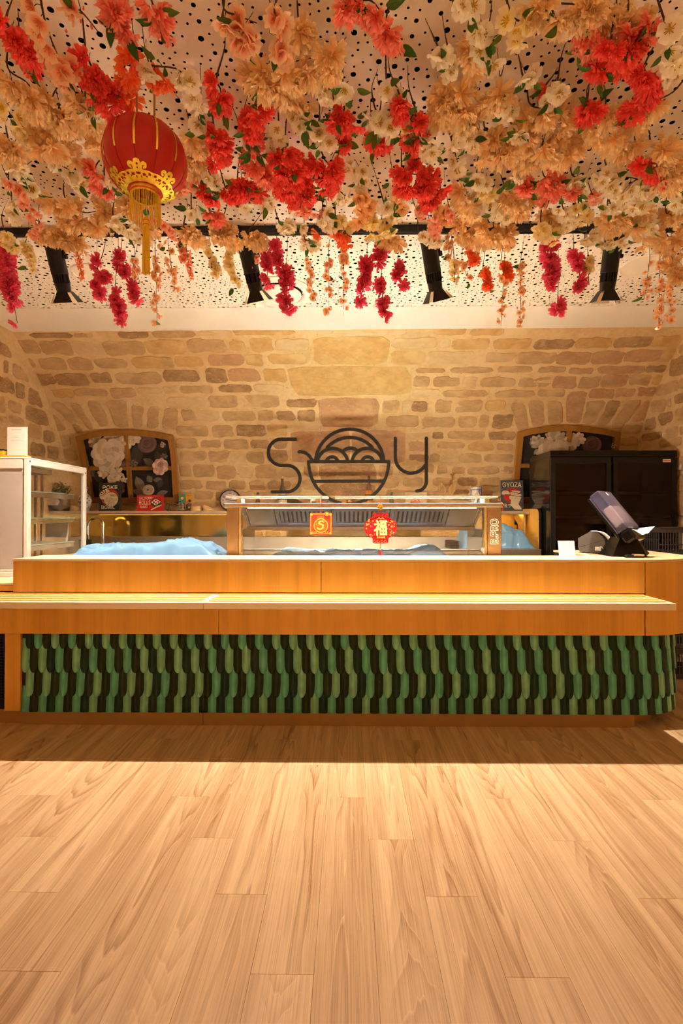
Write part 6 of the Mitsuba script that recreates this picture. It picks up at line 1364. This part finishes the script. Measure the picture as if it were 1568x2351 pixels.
# kind : axis in the photograph's pixels : half width in pixels : drop below the ceiling in metres
CL = '''coral 10,50 40,90 90,130 28 .20;pink 95,20 105,70 130,130 150,170 36 .26;pink 150,8 185,30 225,75 17 .24;salmon 228,5 270,30 290,75 30 .22;salmon 345,5 365,40 372,62 24 .22;coral 195,130 215,170 245,215 268,238 38 .22;orange 300,115 288,165 275,205 308,240 26 .20;cream 318,155 385,150 430,190 455,240 21 .22;orange 350,182 382,192 24 .18;peach 10,165 60,200 90,240 33 .14;peach 118,230 150,275 28 .14;peach 180,200 205,255 218,300 228,335 24 .14;cream 193,245 240,262 20 .18;yellow 12,250 40,285 55,312 20 .16
coral 495,180 507,215 500,248 24 .20;pink 505,20 545,45 590,58 33 .22;pink 503,70 560,92 28 .24;pink 628,25 650,60 20 .22;pink 636,105 650,132 18 .24;peach 685,60 702,95 20 .14;peach 565,148 630,172 700,140 760,128 38 .16;peach 655,195 690,238 26 .14;salmon 795,5 850,10 880,40 30 .20;salmon 885,50 900,85 25 .20;cream 733,190 760,217 800,190 21 .18;coral 617,238 592,275 568,300 25 .20;cream 660,275 702,265 16 .18;coral 792,248 780,288 21 .18;cream 858,250 880,288 27 .20;cream 885,190 912,232 18 .18;coral 915,215 922,262 20 .20;coral 960,272 966,312 18 .20;cream 1003,108 1020,140 1032,170 18 .20;peach 1008,218 1022,270 29 .14
cream 1035,10 1090,10 20 .22;cream 1088,58 1112,90 17 .20;yellow 1168,40 1202,60 1182,88 25 .20;peach 1088,110 1090,160 23 .14;cream 1108,112 1127,148 17 .20;cream 1033,132 1036,155 12 .18;peach 1240,8 1330,22 1405,18 34 .16;peach 1400,48 1432,66 28 .16;cream 1272,48 1312,76 17 .20;salmon 1343,78 1366,102 21 .20;salmon 1440,76 1482,80 1502,52 23 .22;coral 1395,108 1440,112 1420,152 31 .24;coral 1368,150 1382,168 14 .22;coral 1470,160 1500,172 1482,222 1456,268 29 .20;coral 1346,258 1372,240 23 .20;cream 1527,58 1542,112 1546,172 24 .26;cream 1198,180 1236,174 12 .16;cream 1280,198 1265,228 20 .18;peach 1035,210 1080,242 1058,262 32 .14;peach 1138,212 1150,242 25 .14;peach 1208,248 1258,260 1292,272 29 .14;peach 1392,248 1370,282 23 .14;peach 1560,208 1500,242 1460,284 16 .12;cream 1148,240 1172,272 18 .18
peach 78,308 130,330 162,352 33 .14;peach 135,275 162,290 20 .14;cream 33,380 46,398 16 .18;cream 128,375 165,400 187,432 18 .18;rosy 12,412 45,440 60,472 82,484 15 .20;salmon 215,380 236,430 254,432 17 .18;cream 238,408 256,416 14 .20;peach 145,468 190,500 232,488 35 .14;peach 95,540 160,538 182,552 24 .16;rosy 64,490 88,512 76,542 10 .22;cream 253,500 300,530 335,546 18 .20;yellow 12,545 36,562 18 .20;peach 438,308 452,350 440,392 23 .14;cream 455,282 472,300 17 .18;coral 488,300 510,330 500,362 25 .20;rosy 408,440 430,430 447,400 14 .18;cream 478,400 502,422 18 .20;coral 468,430 492,452 20 .20;coral 515,432 532,446 20 .20;salmon 476,480 502,502 16 .20;cream 438,480 450,492 14 .22;rosy 358,500 402,542 13 .22
cream 558,320 602,330 15 .20;cream 640,290 634,342 20 .20;cream 680,285 694,290 15 .20;salmon 566,370 600,390 626,412 23 .18;coral 575,330 590,345 18 .20;coral 652,350 670,390 660,422 36 .24;coral 740,370 762,390 750,422 29 .22;coral 702,430 678,452 28 .22;coral 543,430 588,440 23 .20;cream 728,318 762,330 23 .22;coral 765,270 822,280 20 .20;coral 788,318 790,332 11 .20;coral 858,315 882,330 21 .18;coral 945,302 956,332 23 .20;cream 868,278 898,290 23 .22;cream 968,325 1002,342 23 .22;yellow 930,300 948,312 14 .20;cream 808,380 832,412 20 .18;cream 758,430 792,452 17 .22;coral 918,400 960,412 1002,422 35 .24;coral 984,450 992,468 20 .26;amber 820,430 840,470 828,502 23 .22;amber 906,440 922,472 14 .20;rosy 664,470 700,482 742,490 14 .22;cream 740,482 752,520 17 .24;yellow 848,502 892,522 835,532 20 .22;orange 728,535 782,532 792,556 16 .24;peach 508,520 532,542 25 .16;peach 566,540 602,552 17 .18;cream 556,460 568,472 14 .20;rosy 948,480 992,502 1002,532 13 .24
peach 1105,320 1160,310 1212,300 1262,322 1292,342 39 .14;peach 1178,350 1232,358 24 .14;cream 1243,350 1292,352 17 .18;cream 1038,330 1056,402 14 .20;cream 1093,405 1112,422 16 .18;cream 1180,400 1194,408 14 .18;cream 1308,400 1348,432 18 .18;peach 1348,280 1402,312 1452,342 26 .14;peach 1488,340 1532,370 1548,402 37 .16;coral 1464,372 1500,400 1524,418 16 .22;cream 1388,400 1440,430 1482,422 1472,462 31 .20;salmon 1240,400 1272,430 1256,462 21 .20;salmon 1202,428 1212,440 13 .20;salmon 1308,434 1330,440 14 .20;peach 1064,430 1082,482 21 .14;peach 1158,440 1202,472 25 .16;peach 1118,520 1182,532 27 .18;yellow 1328,480 1342,497 18 .20;yellow 1238,510 1272,542 20 .22;peach 1388,500 1440,490 1482,532 31 .16;peach 1528,500 1552,480 24 .16;cream 1432,550 1388,556 16 .22;peach 1530,550 1560,552 24 .18;rosy 1033,490 1047,508 11 .24
peach 1058,520 1100,545 20 .16;cream 958,540 1010,552 15 .22;cream 636,512 692,522 15 .22;peach 418,520 462,546 18 .16;cream 1288,470 1312,522 16 .20;peach 1250,490 1292,506 18 .14;cream 1128,470 1162,502 16 .20;cream 880,470 912,502 15 .20;yellow 768,505 802,522 14 .22;peach 878,545 922,553 16 .18;cream 1398,468 1420,480 15 .20;cream 1178,296 1192,312 14 .20;cream 1052,300 1084,332 16 .20;cream 696,552 730,560 13 .22;rosy 1355,440 1372,462 12 .20;peach 18,330 52,362 22 .14;cream 60,432 92,442 13 .18;coral 40,95 82,150 26 .12;coral 1250,200 1262,216 10 .12;cream 1470,505 1500,520 18 .20;cream 1330,535 1368,548 16 .22;peach 330,505 352,528 18 .14;cream 596,436 618,470 15 .20;cream 930,360 950,380 12 .20;yellow 1105,440 1128,452 13 .20;peach 290,465 320,480 20 .12;amber 1005,480 1024,500 14 .20;cream 1548,440 1562,470 16 .18;peach 1452,60 1500,30 22 .12;cream 25,440 30,500 12 .16'''
FR = '''hot 12,565 20,640 30,690 40,742 20;hot 235,585 224,620 246,645 15;hot 215,650 238,684 14;hot 275,590 286,628 17;hot 264,660 280,738 16;hot 300,660 316,692 13;small 308,600 320,645 9;small 356,560 361,742 9;small 386,560 402,672 10;yellow 480,580 500,632 13;yellow 520,580 542,652 13;hot 633,560 650,620 660,655 18;hot 611,590 615,652 14;hot 650,655 662,712 15;small 700,540 721,692 8;small 755,560 755,722 8;small 790,540 789,725 8;hot 882,560 868,602 15;hot 842,600 834,660 825,688 14;hot 874,648 885,736 15;hot 910,618 925,656 14;orange 1080,570 1092,602 14;orange 1108,620 1122,662 13;orange 1150,600 1166,642 14;small 1060,600 1076,645 9;small 1156,640 1150,748 8;small 1196,590 1195,748 8;hot 1265,568 1264,620 1272,662 20;hot 1280,690 1281,718 15;hot 1318,580 1330,622 1325,668 13;yellow 1042,585 1044,652 10;yellow 1350,590 1352,655 10;small 1492,590 1480,685 9;small 1516,560 1512,755 9;small 1542,600 1540,742 9;peach 1543,600 1560,645 18;yellow 58,560 76,624 13;rosy 592,560 586,600 9;small 1030,545 1028,600 8;rosy 415,552 424,600 10'''
def band(py):
    return ('along the photo\'s top edge' if py < 105 else 'above the red lantern\'s level' if py < 225 else 'level with the red lantern\'s top' if py < 345 else
            'level with the lantern\'s gold band' if py < 450 else 'just in front of the black track')
ORD = ['first', 'second', 'third', 'fourth', 'fifth', 'sixth', 'seventh', 'eighth', 'ninth', 'tenth', 'eleventh', 'twelfth', 'thirteenth', 'fourteenth', 'fifteenth', 'sixteenth', 'seventeenth', 'eighteenth']
rows = []
for txt, hang_ in ((CL, False), (FR, True)):
    for it in txt.replace('\n', ';').split(';'):
        w = it.split(); pts = [tuple(map(float, q.split(','))) for q in w[1:] if ',' in q]; rest = [float(q) for q in w[1:] if ',' not in q]
        mx, my = np.mean(pts, axis=0); rows.append(dict(kind=w[0], pts=pts, hw=rest[0], drop=rest[1] if len(rest) > 1 else 0, hang=hang_, mx=mx, my=my, band='below the black track' if hang_ else band(my)))
groups_ = {}
for q in rows: groups_.setdefault((q['kind'], q['band']), []).append(q)
for g_ in groups_.values():
    g_.sort(key=lambda q: q['mx'])
    for i, q in enumerate(g_): q['ord'], q['of'] = i, len(g_)
fr2 = np.random.default_rng(21); TOTAL = [0, 0]
VIEWDOWN = np.array([0, -0.45, -0.9])
def branch(q):
    kd = q['kind']; protos, R, den, nl, words = KIND[kd]; GROW = 1.28 if not q['hang'] else 1.12; R = R * GROW; den = den * (1.6 if kd in ('peach', 'coral', 'salmon') else 1.6); q['hw'] *= 1.1 if q['hang'] else (1.48 if kd == 'peach' else 1.32 if kd in ('cream', 'yellow') else 1.24)
    if q['hang'] and kd in ('peach', 'orange', 'yellow', 'rosy'): words = words.replace('mass', 'spray').replace('blossom ', 'blossom ', 1)
    where = q['band']; n_ = '' if q['of'] == 1 else ('%s from left, ' % ORD[q['ord']] if q['ord'] < len(ORD) else '')
    lab = '%s, %s%s' % (words, n_, where)
    t = thing('blossom_strand' if q['hang'] else 'blossom_branch', lab, 'blossoms', 'blossoms under the ceiling')
    if q['hang']:
        Yp = 2.98 + fr2.uniform(-.05, .05); ax = np.array([at(x, y, Yp) for x, y in q['pts']]); hw = q['hw'] / F * Yp
    else:
        ax = np.array([atz(x, y, CEIL - q['drop']) for x, y in q['pts']]); dep = ax.mean(0)[1]; hw = q['hw'] / F * dep
    path = smooth_path(ax, 24); seg = np.linalg.norm(np.diff(path, axis=0), axis=1); L = seg.sum(); cum = np.concatenate([[0], np.cumsum(seg)])
    N = max(3, int(round(den * (2 * hw * L * (0.8 if not q['hang'] else 1) + PI * hw * hw) / (PI * R * R))))
    if kd in ('small',): N = max(9, int(L / .020))
    N = min(N, 90)
    up0 = path[0] + np.array([0, 0, hw * .5]); tw = []
    if q['hang']:
        top = np.array([path[0][0] + fr2.normal(0, .02), path[0][1] + fr2.uniform(0.0, .03), CEIL]); main = smooth_path([top, (top + path[0]) / 2 + np.array([.01, 0, 0]), *path[::6], path[-1]], 22)
    else:
        top = np.array([path[0][0] + fr2.normal(0, .04), path[0][1] + fr2.normal(0, .04), CEIL]); lift = np.array([0, 0, .25 * hw]); main = smooth_path([top, up0 * .5 + top * .5 + np.array([fr2.normal(0, .012), fr2.normal(0, .012), 0]), path[2] + lift, path[12] + lift, path[-1] + lift * .5], 22)
        main[:, 2] = np.minimum(main[:, 2], CEIL)
    r0 = .0018 if kd in ('small', 'rosy') else (.0026 if q['hang'] else .0034)
    tw.append(tube(main, r0 * np.interp(np.linspace(0, 1, len(main)), [0, .2, .4, 1], [.3, .45, 1, .45]), 6))
    for i in range(N):
        s = fr2.uniform(0, L); k = min(22, np.searchsorted(cum, s) - 1 if s > 0 else 0); k = max(0, k); a = path[k] + (path[k + 1] - path[k]) * ((s - cum[k]) / max(1e-6, seg[k]))
        d = fr2.normal(0, 1, 3); d /= np.linalg.norm(d)
        if not q['hang'] and d[2] > 0.25: d[2] = -d[2]
        if q['hang'] and d[1] > 0.4: d[1] = -d[1]
        taper = 1.0
        if q['hang']: taper = 1.05 - .35 * s / L
        rad = max(0.0, hw - R * .55) * taper * fr2.uniform(.35, 1.0) ** .6
        c = a + d * rad
        if q['hang'] and kd == 'small': c = a + np.array([d[0], d[1], 0]) * hw * fr2.uniform(.3, 1.0)
        c[2] = min(c[2], CEIL - .035)
        nrm = d * .9 + VIEWDOWN * .55 + fr2.normal(0, .28, 3); nrm /= np.linalg.norm(nrm)
        xx, yy, zz = frame_of(nrm); al = fr2.uniform(0, 6.28); x2 = xx * math.cos(al) + yy * math.sin(al); y2 = np.cross(zz, x2)
        place(t, 'blossom', protos[fr2.integers(len(protos))], 'm_petal', basis(x2, y2, zz, c, GROW * fr2.uniform(.82, 1.14)))
        TOTAL[0] += 1
        if kd in ('cream', 'pink', 'yellow', 'small', 'rosy') and fr2.uniform() < .55:
            j = np.argmin(np.linalg.norm(main - c, axis=1)); tw.append(tube([main[j], (main[j] + c) / 2 + np.array([0, 0, .006]), c - zz * .004], [.0016, .0013, .0010], 4, caps=False))
    put(t, 'twig', cat(tw), 'm_twig')
    if kd in ('small', 'rosy', 'pink'):
        bd = []
        for i in range(6 if q['hang'] else 4):
            c = path[int(fr2.integers(8, 24))] + fr2.normal(0, 1, 3) * hw * .7; c[2] = min(c[2], CEIL - .02); bd.append(lathe([(0, -.009), (.0035, -.004), (.0028, .003), (.0005, .006)], c, 6))
        put(t, 'buds', cat(bd), 'm_bud' if mat('m_bud', (.66, .13, .05), .6, .2) else '', kind='stuff')
    for i in range(nl if not q['hang'] else (1 if nl else 0)):
        k = int(fr2.integers(0, len(path))); dr_ = fr2.normal(0, 1, 3); dr_[2] = -abs(dr_[2]) * .6; dr_ /= np.linalg.norm(dr_); c = path[k] + dr_ * hw * fr2.uniform(.55, .95); c[2] = min(c[2], CEIL - .03)
        nn = VIEWDOWN + fr2.normal(0, .4, 3); nn -= dr_ * np.dot(nn, dr_); nn /= np.linalg.norm(nn); place(t, 'leaf', LEAVES[fr2.integers(3)], 'm_leaf', basis(np.cross(dr_, nn), dr_, nn, c, fr2.uniform(.6, 1.1))); TOTAL[1] += 1
for q in rows: branch(q)
# foxtail sprays that hang below the track
for px, y0, y1, lab in ((181, 572, 642, 'orange foxtail-like flower spray hanging right of the first spotlight'), (432, 572, 642, 'orange foxtail-like flower spray hanging left of the second spotlight')):
    t = thing('foxtail_spray', lab, 'flower spray'); a, b = at(px - 4, y0, 2.97), at(px + 8, y1, 2.97); fl, cl = [], []
    for i in range(150):
        s = fr2.uniform(0, 1); w = .026 * (1 - .55 * s); d = fr2.normal(0, 1, 3); d /= np.linalg.norm(d); c = a + (b - a) * s + d * np.array([1, 1, .4]) * w
        x_, y_, z_ = frame_of(d); R_ = .006; n_ = [c] + [c + (x_ * math.cos(k) + y_ * math.sin(k)) * R_ + z_ * .002 for k in np.arange(5) * 2 * PI / 5]
        fl.append(tri(n_, [[0, 1 + k, 1 + (k + 1) % 5] for k in range(5)])); cl += [(PALK.index('orange') + fr2.uniform(.2, .99), 1.0)] * 6
    put(t, 'florets', cat(fl), 'm_petal', smooth=True, uv=np.array(cl), kind='stuff'); put(t, 'twig', tube([np.array([a[0] - .02, 2.99, CEIL]), a, b], [.003, .002, .001], 5), 'm_twig')
    place(t, 'leaf', LEAVES[0], 'm_leaf', basis((1, 0, 0), (0, -.3, -.95), (0, -.95, .3), a + np.array([-.03, 0, .05]), 1.2))
print('blossoms', TOTAL, 'entries', len(scene))
